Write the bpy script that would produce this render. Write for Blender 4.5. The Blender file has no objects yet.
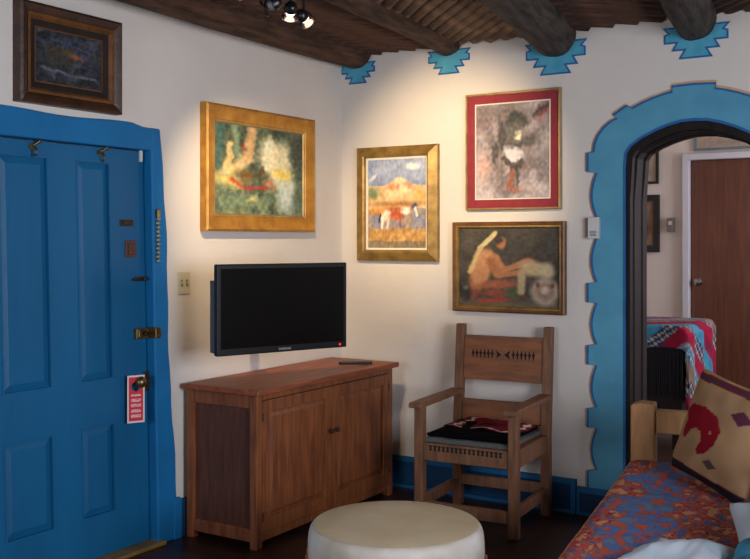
import bpy, bmesh, math, random
from mathutils import Vector, Matrix, noise
random.seed(7)
SC = bpy.context.scene
COL = SC.collection
PI = math.pi

# ------------------------------------------------------------------ camera
CX, CY, CZ = 3.63, -5.36, 1.55
YAW = math.radians(32.2)
F = 990.0
cam_d = bpy.data.cameras.new('camera')
cam = bpy.data.objects.new('camera', cam_d)
COL.objects.link(cam)
cam.location = (CX, CY, CZ)
cam.rotation_euler = (PI / 2, 0, YAW)
cam_d.sensor_width = 36.0
cam_d.lens = 36.0 * F / 750.0
cam_d.shift_y = -(279.5 - 240.0) / 750.0
cam_d.clip_start = 0.05
SC.camera = cam

# ------------------------------------------------------------------ world
world = bpy.data.worlds.new('world')
SC.world = world
world.use_nodes = True
bg = world.node_tree.nodes['Background']
sky = world.node_tree.nodes.new('ShaderNodeTexSky')
sky.sky_type = 'HOSEK_WILKIE'
world.node_tree.links.new(sky.outputs['Color'], bg.inputs['Color'])
bg.inputs['Strength'].default_value = 0.6


def area(name, loc, rot, sx, sy, power, color):
    d = bpy.data.lights.new(name, 'AREA')
    d.shape = 'RECTANGLE'
    d.size = sx
    d.size_y = sy
    d.energy = power
    d.color = color
    o = bpy.data.objects.new(name, d)
    COL.objects.link(o)
    o.location = loc
    o.rotation_euler = rot
    return o


# daylight through the windows behind and beside the camera
area('daylight_front', (1.5, -6.93, 1.65), (PI / 2, 0, 0), 1.3, 1.2, 27, (0.84, 0.90, 1.0))
area('daylight_right', (4.93, -3.3, 1.6), (PI / 2, 0, PI / 2), 1.5, 1.2, 66, (0.84, 0.89, 1.0))
area('daylight_bedroom', (4.25, 1.6, 1.9), (PI / 2, 0, PI / 2), 1.2, 1.1, 26, (0.95, 0.90, 1.0))

SC.view_settings.view_transform = 'Standard'
SC.view_settings.look = 'None'
SC.view_settings.exposure = 1.0
SC.view_settings.gamma = 1.0
SC.view_settings.use_curve_mapping = False


# ------------------------------------------------------------------ helpers
def wb(px, py, y=0.0):
    """point of the back wall plane (depth y) behind a photo pixel -> (x, z)"""
    a = (px - 375.0) / F
    dx = -math.sin(YAW) + a * math.cos(YAW)
    dy = math.cos(YAW) + a * math.sin(YAW)
    t = (y - CY) / dy
    return CX + dx * t, CZ - (py - 240.0) * t / F


def wl(px, py, x=0.0):
    """point of the left wall plane -> (y, z)"""
    a = (px - 375.0) / F
    dx = -math.sin(YAW) + a * math.cos(YAW)
    dy = math.cos(YAW) + a * math.sin(YAW)
    t = (x - CX) / dx
    return CY + dy * t, CZ - (py - 240.0) * t / F


def lin(c):
    c = [v / 255.0 for v in c[:3]]
    return tuple((v / 12.92 if v <= 0.04045 else ((v + 0.055) / 1.055) ** 2.4) for v in c)


MATS = {}


def mat(name, rgb, rough=0.6, metal=0.0, var=0.12, scale=8.0, bump=0.1, bscale=None, rgb2=None,
        stretch=(1, 1, 1), spec=0.5, detail=6.0, sheen=0.0, coat=0.0, bdist=0.01):
    """procedural material: noise blends two tones and drives a bump"""
    if name in MATS:
        return MATS[name]
    m = bpy.data.materials.new(name)
    m.use_nodes = True
    nt = m.node_tree
    N, L = nt.nodes, nt.links
    b = N['Principled BSDF']
    tc = N.new('ShaderNodeTexCoord')
    mp = N.new('ShaderNodeMapping')
    mp.inputs['Scale'].default_value = stretch
    L.new(tc.outputs['Object'], mp.inputs['Vector'])
    nz = N.new('ShaderNodeTexNoise')
    nz.inputs['Scale'].default_value = scale
    nz.inputs['Detail'].default_value = detail
    L.new(mp.outputs['Vector'], nz.inputs['Vector'])
    r = N.new('ShaderNodeValToRGB')
    c1 = lin(rgb)
    if rgb2 is None:
        c2 = tuple(v * (1 - var * 2) for v in c1)
    else:
        c2 = lin(rgb2)
    r.color_ramp.elements[0].position = 0.32
    r.color_ramp.elements[1].position = 0.68
    r.color_ramp.elements[0].color = (*c2, 1)
    r.color_ramp.elements[1].color = (*c1, 1)
    L.new(nz.outputs['Fac'], r.inputs['Fac'])
    L.new(r.outputs['Color'], b.inputs['Base Color'])
    b.inputs['Roughness'].default_value = rough
    b.inputs['Metallic'].default_value = metal
    b.inputs['Specular IOR Level'].default_value = spec
    b.inputs['Sheen Weight'].default_value = sheen
    b.inputs['Coat Weight'].default_value = coat
    if bump > 0:
        n2 = nz
        if bscale:
            n2 = N.new('ShaderNodeTexNoise')
            n2.inputs['Scale'].default_value = bscale
            n2.inputs['Detail'].default_value = 5
            L.new(mp.outputs['Vector'], n2.inputs['Vector'])
        bp = N.new('ShaderNodeBump')
        bp.inputs['Strength'].default_value = bump
        bp.inputs['Distance'].default_value = bdist
        L.new(n2.outputs['Fac'], bp.inputs['Height'])
        L.new(bp.outputs['Normal'], b.inputs['Normal'])
    MATS[name] = m
    return m


def colmat(name, rough=0.7, bump=0.15, bscale=300, spec=0.4, coat=0.0, sheen=0.0):
    """pigment taken from the mesh's own colour pattern (paintings, woven cloth)"""
    if name in MATS:
        return MATS[name]
    m = bpy.data.materials.new(name)
    m.use_nodes = True
    N, L = m.node_tree.nodes, m.node_tree.links
    b = N['Principled BSDF']
    a = N.new('ShaderNodeVertexColor')
    a.layer_name = 'Col'
    L.new(a.outputs['Color'], b.inputs['Base Color'])
    b.inputs['Roughness'].default_value = rough
    b.inputs['Specular IOR Level'].default_value = spec
    b.inputs['Coat Weight'].default_value = coat
    b.inputs['Sheen Weight'].default_value = sheen
    tc = N.new('ShaderNodeTexCoord')
    nz = N.new('ShaderNodeTexNoise')
    nz.inputs['Scale'].default_value = bscale
    L.new(tc.outputs['Object'], nz.inputs['Vector'])
    bp = N.new('ShaderNodeBump')
    bp.inputs['Strength'].default_value = bump
    bp.inputs['Distance'].default_value = 0.002
    L.new(nz.outputs['Fac'], bp.inputs['Height'])
    L.new(bp.outputs['Normal'], b.inputs['Normal'])
    MATS[name] = m
    return m


def glowmat(name, rgb, strength):
    m = bpy.data.materials.new(name)
    m.use_nodes = True
    b = m.node_tree.nodes['Principled BSDF']
    b.inputs['Base Color'].default_value = (*lin(rgb), 1)
    b.inputs['Emission Color'].default_value = (*lin(rgb), 1)
    b.inputs['Emission Strength'].default_value = strength
    return m


class MB:
    """collects shapes, links them as ONE mesh object"""

    def __init__(self):
        self.bm = bmesh.new()

    def box(self, x0, x1, y0, y1, z0, z1, M=None):
        v = [self.bm.verts.new(p) for p in
             [(x0, y0, z0), (x1, y0, z0), (x1, y1, z0), (x0, y1, z0), (x0, y0, z1), (x1, y0, z1), (x1, y1, z1), (x0, y1, z1)]]
        for f in [(3, 2, 1, 0), (4, 5, 6, 7), (0, 1, 5, 4), (1, 2, 6, 5), (2, 3, 7, 6), (3, 0, 4, 7)]:
            self.bm.faces.new([v[i] for i in f])
        if M is not None:
            bmesh.ops.transform(self.bm, matrix=M, verts=v)
        return self

    def hexa(self, pts):
        """8 corners: bottom 4 then top 4"""
        v = [self.bm.verts.new(p) for p in pts]
        for f in [(3, 2, 1, 0), (4, 5, 6, 7), (0, 1, 5, 4), (1, 2, 6, 5), (2, 3, 7, 6), (3, 0, 4, 7)]:
            self.bm.faces.new([v[i] for i in f])
        return self

    def tube(self, p0, p1, r0, r1=None, seg=16, cap=True):
        r1 = r0 if r1 is None else r1
        p0, p1 = Vector(p0), Vector(p1)
        d = (p1 - p0).normalized()
        a = d.orthogonal().normalized()
        b = d.cross(a)
        A, B = [], []
        for i in range(seg):
            t = 2 * PI * i / seg
            u = a * math.cos(t) + b * math.sin(t)
            A.append(self.bm.verts.new(p0 + u * r0))
            B.append(self.bm.verts.new(p1 + u * r1))
        for i in range(seg):
            j = (i + 1) % seg
            self.bm.faces.new([A[i], A[j], B[j], B[i]])
        if cap:
            self.bm.faces.new(A[::-1])
            self.bm.faces.new(B)
        return self

    def path(self, pts, r, seg=10):
        """round tube through points, radius number or list"""
        pts = [Vector(p) for p in pts]
        rs = r if isinstance(r, (list, tuple)) else [r] * len(pts)
        rings = []
        prev = None
        for k, p in enumerate(pts):
            d = (pts[min(k + 1, len(pts) - 1)] - pts[max(k - 1, 0)]).normalized()
            if prev is None:
                a = d.orthogonal().normalized()
            else:
                a = (prev - d * prev.dot(d)).normalized()
            prev = a
            b = d.cross(a)
            rings.append([self.bm.verts.new(p + (a * math.cos(2 * PI * i / seg) + b * math.sin(2 * PI * i / seg)) * rs[k]) for i in range(seg)])
        for A, B in zip(rings[:-1], rings[1:]):
            for i in range(seg):
                j = (i + 1) % seg
                self.bm.faces.new([A[i], A[j], B[j], B[i]])
        self.bm.faces.new(rings[0][::-1])
        self.bm.faces.new(rings[-1])
        return self

    def lathe(self, prof, seg=48, M=None):
        """profile of (r, z) from bottom to top, closed by caps"""
        rings = []
        allv = []
        for r, z in prof:
            ring = [self.bm.verts.new((r * math.cos(2 * PI * i / seg), r * math.sin(2 * PI * i / seg), z)) for i in range(seg)]
            rings.append(ring)
            allv += ring
        for A, B in zip(rings[:-1], rings[1:]):
            for i in range(seg):
                j = (i + 1) % seg
                self.bm.faces.new([A[i], A[j], B[j], B[i]])
        self.bm.faces.new(rings[0][::-1])
        self.bm.faces.new(rings[-1])
        if M is not None:
            bmesh.ops.transform(self.bm, matrix=M, verts=allv)
        return self

    def prism(self, pts, fn, d0, d1):
        """outline pts (a, b) extruded from d0 to d1, fn(a, b, d) -> xyz"""
        A = [self.bm.verts.new(fn(a, b, d0)) for a, b in pts]
        B = [self.bm.verts.new(fn(a, b, d1)) for a, b in pts]
        n = len(pts)
        for i in range(n):
            j = (i + 1) % n
            self.bm.faces.new([A[i], A[j], B[j], B[i]])
        self.bm.faces.new(A[::-1])
        self.bm.faces.new(B)
        return self

    def band(self, outer, inner, fn, d0, d1):
        """strip between two open outlines of equal length, with thickness"""
        n = len(outer)
        O0 = [self.bm.verts.new(fn(a, b, d0)) for a, b in outer]
        O1 = [self.bm.verts.new(fn(a, b, d1)) for a, b in outer]
        I0 = [self.bm.verts.new(fn(a, b, d0)) for a, b in inner]
        I1 = [self.bm.verts.new(fn(a, b, d1)) for a, b in inner]
        for i in range(n - 1):
            j = i + 1
            self.bm.faces.new([O1[i], O1[j], I1[j], I1[i]])
            self.bm.faces.new([O0[j], O0[i], I0[i], I0[j]])
            self.bm.faces.new([O0[i], O0[j], O1[j], O1[i]])
            self.bm.faces.new([I0[j], I0[i], I1[i], I1[j]])
        self.bm.faces.new([O0[0], O1[0], I1[0], I0[0]])
        self.bm.faces.new([O0[-1], I0[-1], I1[-1], O1[-1]])
        return self

    def build(self, name, m, parent=None, bevel=0.0, smooth=False, loc=None, rot=None, seg=2, fn=None, angle=40):
        if fn:
            for v in self.bm.verts:
                v.co = fn(v.co)
        bmesh.ops.recalc_face_normals(self.bm, faces=self.bm.faces[:])
        me = bpy.data.meshes.new(name)
        self.bm.to_mesh(me)
        self.bm.free()
        o = bpy.data.objects.new(name, me)
        COL.objects.link(o)
        if m:
            me.materials.append(m)
        if parent:
            o.parent = parent
        if loc:
            o.location = loc
        if rot:
            o.rotation_euler = rot
        if smooth:
            for p in me.polygons:
                p.use_smooth = True
            me.set_sharp_from_angle(angle=math.radians(angle))
        if bevel > 0:
            b = o.modifiers.new('bevel', 'BEVEL')
            b.width = bevel
            b.segments = seg
            b.limit_method = 'ANGLE'
            b.angle_limit = math.radians(35)
        return o


def tag(o, label=None, cat=None, group=None, kind=None):
    if label:
        o['label'] = label
    if cat:
        o['category'] = cat
    if group:
        o['group'] = group
    if kind:
        o['kind'] = kind
    return o


def thing(name, label, cat, loc=(0, 0, 0), rz=0.0, group=None, rot=None):
    o = bpy.data.objects.new(name, None)
    o.empty_display_size = 0.1
    COL.objects.link(o)
    o.location = loc
    o.rotation_euler = rot if rot else (0, 0, rz)
    return tag(o, label, cat, group)


def struct(o):
    o['kind'] = 'structure'
    return o


def grid_mesh(name, nu, nv, pos, colf, m, parent=None, smooth=True, loc=None, rot=None, thick=0.0):
    """grid surface pos(u, v)->xyz with its own colour pattern colf(u, v)->rgb 0-255"""
    verts, cols = [], []
    for j in range(nv + 1):
        for i in range(nu + 1):
            u, v = i / nu, j / nv
            verts.append(pos(u, v))
            cols.append((*lin(colf(u, v)), 1.0))
    faces = []
    for j in range(nv):
        for i in range(nu):
            a = j * (nu + 1) + i
            faces.append((a, a + 1, a + nu + 2, a + nu + 1))
    me = bpy.data.meshes.new(name)
    me.from_pydata(verts, [], faces)
    ca = me.color_attributes.new('Col', 'FLOAT_COLOR', 'POINT')
    flat = [c for cc in cols for c in cc]
    ca.data.foreach_set('color', flat)
    me.materials.append(m)
    if smooth:
        for p in me.polygons:
            p.use_smooth = True
    me.update()
    o = bpy.data.objects.new(name, me)
    COL.objects.link(o)
    if parent:
        o.parent = parent
    if loc:
        o.location = loc
    if rot:
        o.rotation_euler = rot
    if thick:
        s = o.modifiers.new('solid', 'SOLIDIFY')
        s.thickness = thick
        s.offset = -1
    return o


def nz(x, y, s=1.0, seed=0.0):
    return noise.noise(Vector((x * s, y * s, seed * 7.31)))


def fbm(x, y, s=1.0, seed=0.0, o=3):
    t, a = 0.0, 0.6
    for k in range(o):
        t += a * nz(x, y, s, seed + k * 3.7)
        s *= 2.1
        a *= 0.55
    return t


def mix(a, b, t):
    t = max(0.0, min(1.0, t))
    return tuple(a[i] + (b[i] - a[i]) * t for i in range(3))


def painter(base, shapes, wob=0.03, seed=0, grain=14, gs=26):
    """picture(u, v): v up. shapes: ('e', cx, cy, rx, ry, deg, col, soft) or ('l', x0, y0, x1, y1, w, col, soft)"""

    def f(u, v):
        uu = u + wob * (0.7 * nz(u, v, 7, seed + 1) + 0.5 * nz(u, v, 24, seed + 3))
        vv = v + wob * (0.7 * nz(u, v, 7, seed + 2) + 0.5 * nz(u, v, 24, seed + 4))
        c = base(uu, vv)
        for s in shapes:
            if s[0] == 'e':
                _, cx, cy, rx, ry, dg, col, soft = s
                t = math.radians(dg)
                dx, dy = uu - cx, vv - cy
                X = (dx * math.cos(t) + dy * math.sin(t)) / rx
                Y = (-dx * math.sin(t) + dy * math.cos(t)) / ry
                d = math.sqrt(X * X + Y * Y)
            else:
                _, x0, y0, x1, y1, w, col, soft = s
                dx, dy = x1 - x0, y1 - y0
                q = max(0, min(1, ((uu - x0) * dx + (vv - y0) * dy) / (dx * dx + dy * dy)))
                d = math.hypot(uu - x0 - q * dx, vv - y0 - q * dy) / w
            if d < 1 + soft:
                c = mix(c, col, (1 + soft - d) / (2 * soft))
        g = grain * nz(u, v * 0.9, gs, seed + 5)
        h_ = grain * 0.3 * nz(u, v, gs * 0.5, seed + 8)
        return tuple(max(0, min(255, k + g + (h_, 0, -h_)[i])) for i, k in enumerate(c))

    return f


# ------------------------------------------------------------------ materials
M_WALL = mat('plaster_white', (221, 212, 203), 0.9, scale=1.6, var=0.03, bump=0.35, bscale=9, spec=0.2, bdist=0.012)
M_BLUE = mat('paint_turquoise', (92, 160, 188), 0.7, scale=5, rgb2=(80, 146, 176), bump=0.25, bscale=30, spec=0.3)
M_BLUE_LINE = mat('paint_blue_line', (40, 104, 164), 0.7, scale=10, rgb2=(34, 92, 148), bump=0.2, bscale=30, spec=0.3)
M_TAN_LINE = mat('paint_tan_line', (214, 172, 138), 0.85, scale=20, rgb2=(198, 156, 124), bump=0.2, spec=0.2)
M_ROSE = mat('paint_rosette', (88, 168, 192), 0.7, scale=12, rgb2=(70, 150, 180), bump=0.2, spec=0.3)
M_DOOR = mat('paint_door_blue', (14, 98, 144), 0.5, scale=3, rgb2=(10, 86, 130), bump=0.25, bscale=22, spec=0.35, stretch=(1, 1, 0.3))
M_CASE = mat('paint_casing_blue', (18, 112, 168), 0.6, scale=3, rgb2=(14, 100, 154), bump=0.25, bscale=20, spec=0.3)
M_BASE = mat('paint_base_blue', (18, 66, 104), 0.6, scale=4, rgb2=(14, 54, 90), bump=0.2, bscale=20, spec=0.3)
M_BASE2 = mat('paint_base_light', (28, 104, 152), 0.6, scale=6, rgb2=(20, 90, 140), bump=0.2, spec=0.3)
M_LOG = mat('log_bark', (94, 66, 50), 0.8, scale=6, rgb2=(44, 30, 24), bump=0.6, bscale=10, stretch=(5, 0.7, 5), bdist=0.02, spec=0.3)
M_LOGD = mat('log_dark', (84, 72, 64), 0.8, scale=6, rgb2=(40, 33, 30), bump=0.6, bscale=10, stretch=(5, 0.7, 5), bdist=0.02, spec=0.3)
M_POLE = mat('pole_peeled', (150, 120, 96), 0.8, scale=9, rgb2=(70, 54, 42), bump=0.5, bscale=20, stretch=(1, 1, 1), spec=0.3)
M_POLER = mat('pole_red', (98, 66, 50), 0.8, scale=9, rgb2=(50, 34, 28), bump=0.5, bscale=20, spec=0.3)
M_DECK = mat('deck', (50, 38, 32), 0.9, scale=5, bump=0.3, spec=0.2)
M_OAK = mat('oak_cabinet', (146, 84, 46), 0.42, scale=7, rgb2=(106, 58, 34), bump=0.12, bscale=40, stretch=(6, 6, 0.7), spec=0.5)
M_OAKTOP = mat('oak_cabinet_top', (164, 84, 44), 0.5, scale=6, rgb2=(118, 62, 40), bump=0.1, bscale=40, stretch=(6, 0.7, 6), spec=0.5)
M_CHAIR = mat('chair_wood', (134, 90, 62), 0.55, scale=7, rgb2=(102, 67, 46), bump=0.2, bscale=40, stretch=(5, 5, 1), spec=0.4)
M_CHAIRB = mat('chair_back_wood', (146, 88, 52), 0.5, scale=6, rgb2=(108, 68, 44), bump=0.15, bscale=40, stretch=(1, 5, 5), spec=0.4)
M_CARVE = mat('carving_dark', (34, 22, 16), 0.9, bump=0.0)
M_PINE = mat('pine', (186, 138, 88), 0.5, scale=7, rgb2=(158, 110, 66), bump=0.15, stretch=(4, 4, 0.8), spec=0.4)
M_DARKW = mat('arch_dark_wood', (32, 24, 24), 0.6, scale=6, rgb2=(20, 16, 16), bump=0.3, bscale=20, stretch=(6, 6, 0.5), spec=0.2)
M_BRASS = mat('brass', (142, 120, 80), 0.35, 0.9, scale=20, var=0.15, bump=0.05)
M_BRASSD = mat('brass_old', (86, 66, 44), 0.5, 0.7, scale=40, var=0.25, bump=0.1)
M_STEEL = mat('steel', (170, 170, 165), 0.25, 1.0, scale=20, var=0.05, bump=0.0)
M_GOLD = mat('gold_frame', (196, 142, 56), 0.42, 0.35, scale=14, rgb2=(160, 108, 38), bump=0.2, bscale=60)
M_GOLD2 = mat('gold_frame_aged', (164, 130, 66), 0.42, 0.35, scale=14, rgb2=(120, 92, 42), bump=0.2, bscale=60)
M_GOLD3 = mat('gold_frame_thin', (176, 148, 96), 0.4, 0.4, scale=14, rgb2=(150, 120, 72), bump=0.1)
M_FRDARK = mat('frame_brown_dark', (70, 42, 24), 0.45, 0.0, scale=14, rgb2=(46, 28, 18), bump=0.2, bscale=60)
M_FRBR = mat('frame_brown', (120, 76, 36), 0.42, 0.15, scale=14, rgb2=(90, 54, 26), bump=0.2, bscale=60)
M_LINEN = mat('frame_white_liner', (226, 220, 204), 0.8, scale=60, var=0.03, bump=0.05)
M_MATRED = mat('mat_board_red', (146, 42, 54), 0.8, scale=30, rgb2=(130, 36, 48), bump=0.05)
M_BLACK = mat('black_plastic', (14, 14, 16), 0.35, scale=20, var=0.05, bump=0.0)
M_SCREEN = mat('tv_screen', (7, 7, 9), 0.22, scale=4, var=0.02, bump=0.0, spec=0.3)
M_GREYP = mat('grey_plastic', (96, 96, 98), 0.5, scale=20, var=0.05, bump=0.0)
M_IVORY = mat('ivory_plastic', (196, 188, 160), 0.45, scale=20, var=0.03, bump=0.0)
M_WHITEP = mat('white_plastic', (206, 204, 198), 0.45, scale=20, var=0.03, bump=0.0)
M_HIDE = mat('drum_hide', (206, 188, 158), 0.55, scale=5, rgb2=(194, 172, 134), bump=0.1, bscale=14, spec=0.4)
M_HIDEW = mat('drum_hide_side', (214, 208, 200), 0.5, scale=6, rgb2=(180, 168, 150), bump=0.15, bscale=20, spec=0.4)
M_ROPE = mat('rope', (150, 96, 66), 0.8, scale=60, var=0.15, bump=0.3)
M_FLOOR = None


def floor_mat():
    m = bpy.data.materials.new('floor_planks')
    m.use_nodes = True
    N, L = m.node_tree.nodes, m.node_tree.links
    b = N['Principled BSDF']
    tc = N.new('ShaderNodeTexCoord')
    br = N.new('ShaderNodeTexBrick')
    br.inputs['Scale'].default_value = 1.0
    br.inputs['Brick Width'].default_value = 1.6
    br.inputs['Row Height'].default_value = 0.085
    br.inputs['Mortar Size'].default_value = 0.0025
    br.inputs['Color1'].default_value = (*lin((76, 44, 32)), 1)
    br.inputs['Color2'].default_value = (*lin((46, 28, 22)), 1)
    br.inputs['Mortar'].default_value = (*lin((24, 14, 10)), 1)
    L.new(tc.outputs['Object'], br.inputs['Vector'])
    mp = N.new('ShaderNodeMapping')
    mp.inputs['Scale'].default_value = (1, 12, 1)
    L.new(tc.outputs['Object'], mp.inputs['Vector'])
    nn = N.new('ShaderNodeTexNoise')
    nn.inputs['Scale'].default_value = 4
    nn.inputs['Detail'].default_value = 6
    L.new(mp.outputs['Vector'], nn.inputs['Vector'])
    mx = N.new('ShaderNodeMix')
    mx.data_type = 'RGBA'
    mx.blend_type = 'MULTIPLY'
    mx.inputs[0].default_value = 0.5
    L.new(br.outputs['Color'], mx.inputs[6])
    L.new(nn.outputs['Color'], mx.inputs[7])
    L.new(mx.outputs[2], b.inputs['Base Color'])
    b.inputs['Roughness'].default_value = 0.38
    return m


M_FLOOR = floor_mat()
M_PAINT = colmat('painting_pigment', 0.55, 0.2, 220, 0.4)
M_CLOTH = colmat('woven_cloth', 0.9, 0.5, 260, 0.1, sheen=0.0)

# ------------------------------------------------------------------ room shell
XR, YF, ZT = 5.0, -7.0, 2.80
WT = 0.29     # thickness of the back wall
# door opening on the left wall
DY0, DY1, DZ = -2.86, -1.68, 2.02

MB().box(-0.3, XR + 0.3, YF - 0.3, WT, -0.12, 0).build('floor', M_FLOOR)
struct(bpy.data.objects['floor'])
w = MB()
w.box(-0.3, 0, YF - 0.3, DY0, 0, ZT)
w.box(-0.3, 0, DY1, WT, 0, ZT)
w.box(-0.3, 0, DY0, DY1, DZ, ZT)
w.box(-0.3, -0.12, DY0, DY1, 0, DZ)
struct(w.build('wall_left', M_WALL))

# arch outlines on the back wall, traced as metres (x, z)
AXC = wb(694, 121)[0]                       # axis of the arch
inner_px = [(626.5, 500), (626.5, 400), (626.5, 300), (626.5, 200), (626.5, 166), (627.5, 154), (632, 146.5), (643, 138.5), (655, 132), (668, 126.5), (681, 122.5), (694, 121)]
inner_l = [wb(*p) for p in inner_px]
inner_l[0] = (inner_l[0][0], 0.0)
inner = inner_l + [(2 * AXC - x, z) for x, z in inner_l[-2::-1]]


def arch_top(x):
    """height of the arch opening above x"""
    for (x0, z0), (x1, z1) in zip(inner[:-1], inner[1:]):
        if x0 <= x <= x1 and x1 > x0:
            return z0 + (z1 - z0) * (x - x0) / (x1 - x0)
    return 0


w = MB()
aL, aR = inner[1][0], 2 * AXC - inner[1][0]
w.box(0, aL, 0, WT, 0, ZT)
w.box(aR, XR + 0.3, 0, WT, 0, ZT)
cur = [p for p in inner if p[1] > 1.85]
cur[0] = (aL, cur[0][1])
cur[-1] = (aR, cur[-1][1])
top = cur + [(aR, ZT), (aL, ZT)]
w.prism(top, lambda a, b, d: (a, d, b), 0, WT)
struct(w.build('wall_back', M_WALL))

w = MB()    # right wall with a window opening
w.box(XR, XR + 0.3, YF - 0.3, -4.1, 0, ZT).box(XR, XR + 0.3, -2.5, 0, 0, ZT)
w.box(XR, XR + 0.3, -4.1, -2.5, 0, 1.0).box(XR, XR + 0.3, -4.1, -2.5, 2.2, ZT)
struct(w.build('wall_right', M_WALL))
w = MB()
w.box(0, 0.8, YF - 0.3, YF, 0, ZT).box(2.2, XR, YF - 0.3, YF, 0, ZT)
w.box(0.8, 2.2, YF - 0.3, YF, 0, 1.0).box(0.8, 2.2, YF - 0.3, YF, 2.3, ZT)
struct(w.build('wall_front', M_WALL))
# windows behind the camera
f = MB()
for a, b in ((0.8, 0.86), (1.47, 1.53), (2.14, 2.2)):
    f.box(a, b, YF - 0.2, YF - 0.14, 1.0, 2.3)
for a, b in ((1.0, 1.06), (1.62, 1.68), (2.24, 2.3)):
    f.box(0.86, 2.14, YF - 0.19, YF - 0.15, a, b)
struct(f.build('window_1', M_CASE))
f = MB()
for a, b in ((-4.1, -4.04), (-3.33, -3.27), (-2.56, -2.5)):
    f.box(XR + 0.14, XR + 0.2, a, b, 1.0, 2.2)
for a, b in ((1.0, 1.06), (1.57, 1.63), (2.14, 2.2)):
    f.box(XR + 0.15, XR + 0.19, -4.04, -2.56, a, b)
struct(f.build('window_2', M_CASE))

# ceiling deck above the poles
struct(MB().box(-0.3, XR + 0.3, YF - 0.3, WT, 2.81, 2.87).build('ceiling', M_DECK))

# second room seen through the arch
FY = 2.8
struct(MB().box(0.6, 4.4, WT, FY, 0.06, 0.18).build('floor_bedroom', M_FLOOR))
w = MB()
dxl, _ = wb(690, 160, FY)
_, dzt = wb(700, 160, FY)
w.box(0.6, dxl - 0.01, FY, FY + 0.15, 0.06, 2.8)
w.box(dxl - 0.01, dxl + 0.87, FY, FY + 0.15, dzt + 0.01, 2.8)
w.box(dxl + 0.87, 4.4, FY, FY + 0.15, 0.06, 2.8)
w.box(dxl - 0.01, dxl + 0.87, FY + 0.08, FY + 0.15, 0.06, dzt + 0.01)
struct(w.build('wall_bedroom', M_WALL))
struct(MB().box(0.45, 0.6, WT, FY + 0.15, 0.06, 2.8).build('wall_bedroom_left', M_WALL))
struct(MB().box(4.4, 4.55, WT, FY + 0.15, 0.06, 2.8).build('wall_bedroom_right', M_WALL))
struct(MB().box(0.45, 4.55, WT, FY + 0.15, 2.8, 2.9).build('ceiling_bedroom', M_WALL))
M_WDOOR = mat('door_red_brown', (112, 70, 52), 0.4, scale=5, rgb2=(88, 52, 40), bump=0.1, stretch=(6, 6, 0.5), spec=0.5)
M_WTRIM = mat('trim_white', (206, 208, 216), 0.5, scale=5, var=0.03, bump=0.0)
d2 = thing('door_2', None, None, (dxl, FY + 0.03, 0.18))
d2['kind'] = 'structure'
MB().box(0, 0.86, 0, 0.045, 0.0, dzt - 0.18).build('door_leaf', M_WDOOR, d2, 0.003)
k = MB().lathe([(0.03, 0), (0.03, 0.008), (0.011, 0.012), (0.011, 0.035), (0.026, 0.045), (0.03, 0.06), (0.022, 0.074), (0.004, 0.078)], 20,
               Matrix.Translation((0.065, 0.0, wb(696, 282, FY)[1] - 0.18)) @ Matrix.Rotation(PI / 2, 4, 'X'))
k.build('door_knob', M_STEEL, d2, smooth=True)
t = MB()
t.box(-0.05, 0.0, -0.02, 0.05, 0, dzt - 0.13).box(0.86, 0.91, -0.02, 0.05, 0, dzt - 0.13).box(0, 0.86, -0.02, 0.05, dzt - 0.18, dzt - 0.13)
struct(t.build('trim_2', M_WTRIM, loc=(dxl, FY - 0.03, 0.18), bevel=0.004))
struct(MB().box(0.6, dxl - 0.05, FY - 0.02, FY, 0.18, 0.28).build('baseboard_bedroom', M_WTRIM))

# ------------------------------------------------------------------ blue arch surround (painted relief)
bumps = [(163, 10), (228, 10), (293, 10), (355, 10), (418, 9)]


def outer_left():
    """outer outline px from floor up to the top of the arch"""
    pts = [(591, 488)]
    ys = [480, 418, 355, 293, 228, 163]
    for k, yc in enumerate(ys):
        bx0, bx1 = 587.5, 596.5
        h = 10
        if k > 0:
            # scallop between previous bump and this one
            yp = ys[k - 1] - h
            yn = yc + h
            for q in range(1, 8):
                s = q / 8
                pts.append((596.5 - 5.0 * math.sin(PI * s), yp + (yn - yp) * s))
        pts += [(bx1, yc + h), (bx0, yc + h - 1), (bx0, yc - h), (bx1 - (3 if yc == 163 else 0), yc - h - 1)]
    # curved top part
    pts += [(594.5, 144), (597.5, 136), (603, 128), (611, 121), (617.5, 118), (613, 115), (627, 105), (632, 108), (640, 103.5), (652, 98), (664, 93.5), (673, 91), (672, 86), (691, 83.5)]
    return pts


outer_l = [wb(*p) for p in outer_left()]
OC = wb(691, 83)[1]


def resample(pts, n):
    L = [0]
    for a, b in zip(pts[:-1], pts[1:]):
        L.append(L[-1] + math.dist(a, b))
    out = []
    j = 0
    for i in range(n):
        t = L[-1] * i / (n - 1)
        while j < len(L) - 2 and L[j + 1] < t:
            j += 1
        q = (t - L[j]) / max(1e-9, L[j + 1] - L[j])
        out.append((pts[j][0] + (pts[j + 1][0] - pts[j][0]) * q, pts[j][1] + (pts[j + 1][1] - pts[j][1]) * q))
    return out


o_l = outer_l[:-1] + [(AXC, outer_l[-1][1])]
outer_full = o_l + [(2 * AXC - x, z) for x, z in o_l[-2::-1]]
zb = outer_full[0][1]
# inner line of the band matched to each outer point: same height on the legs, radial on the curve
spring = wb(626, 175)[1]


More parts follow.
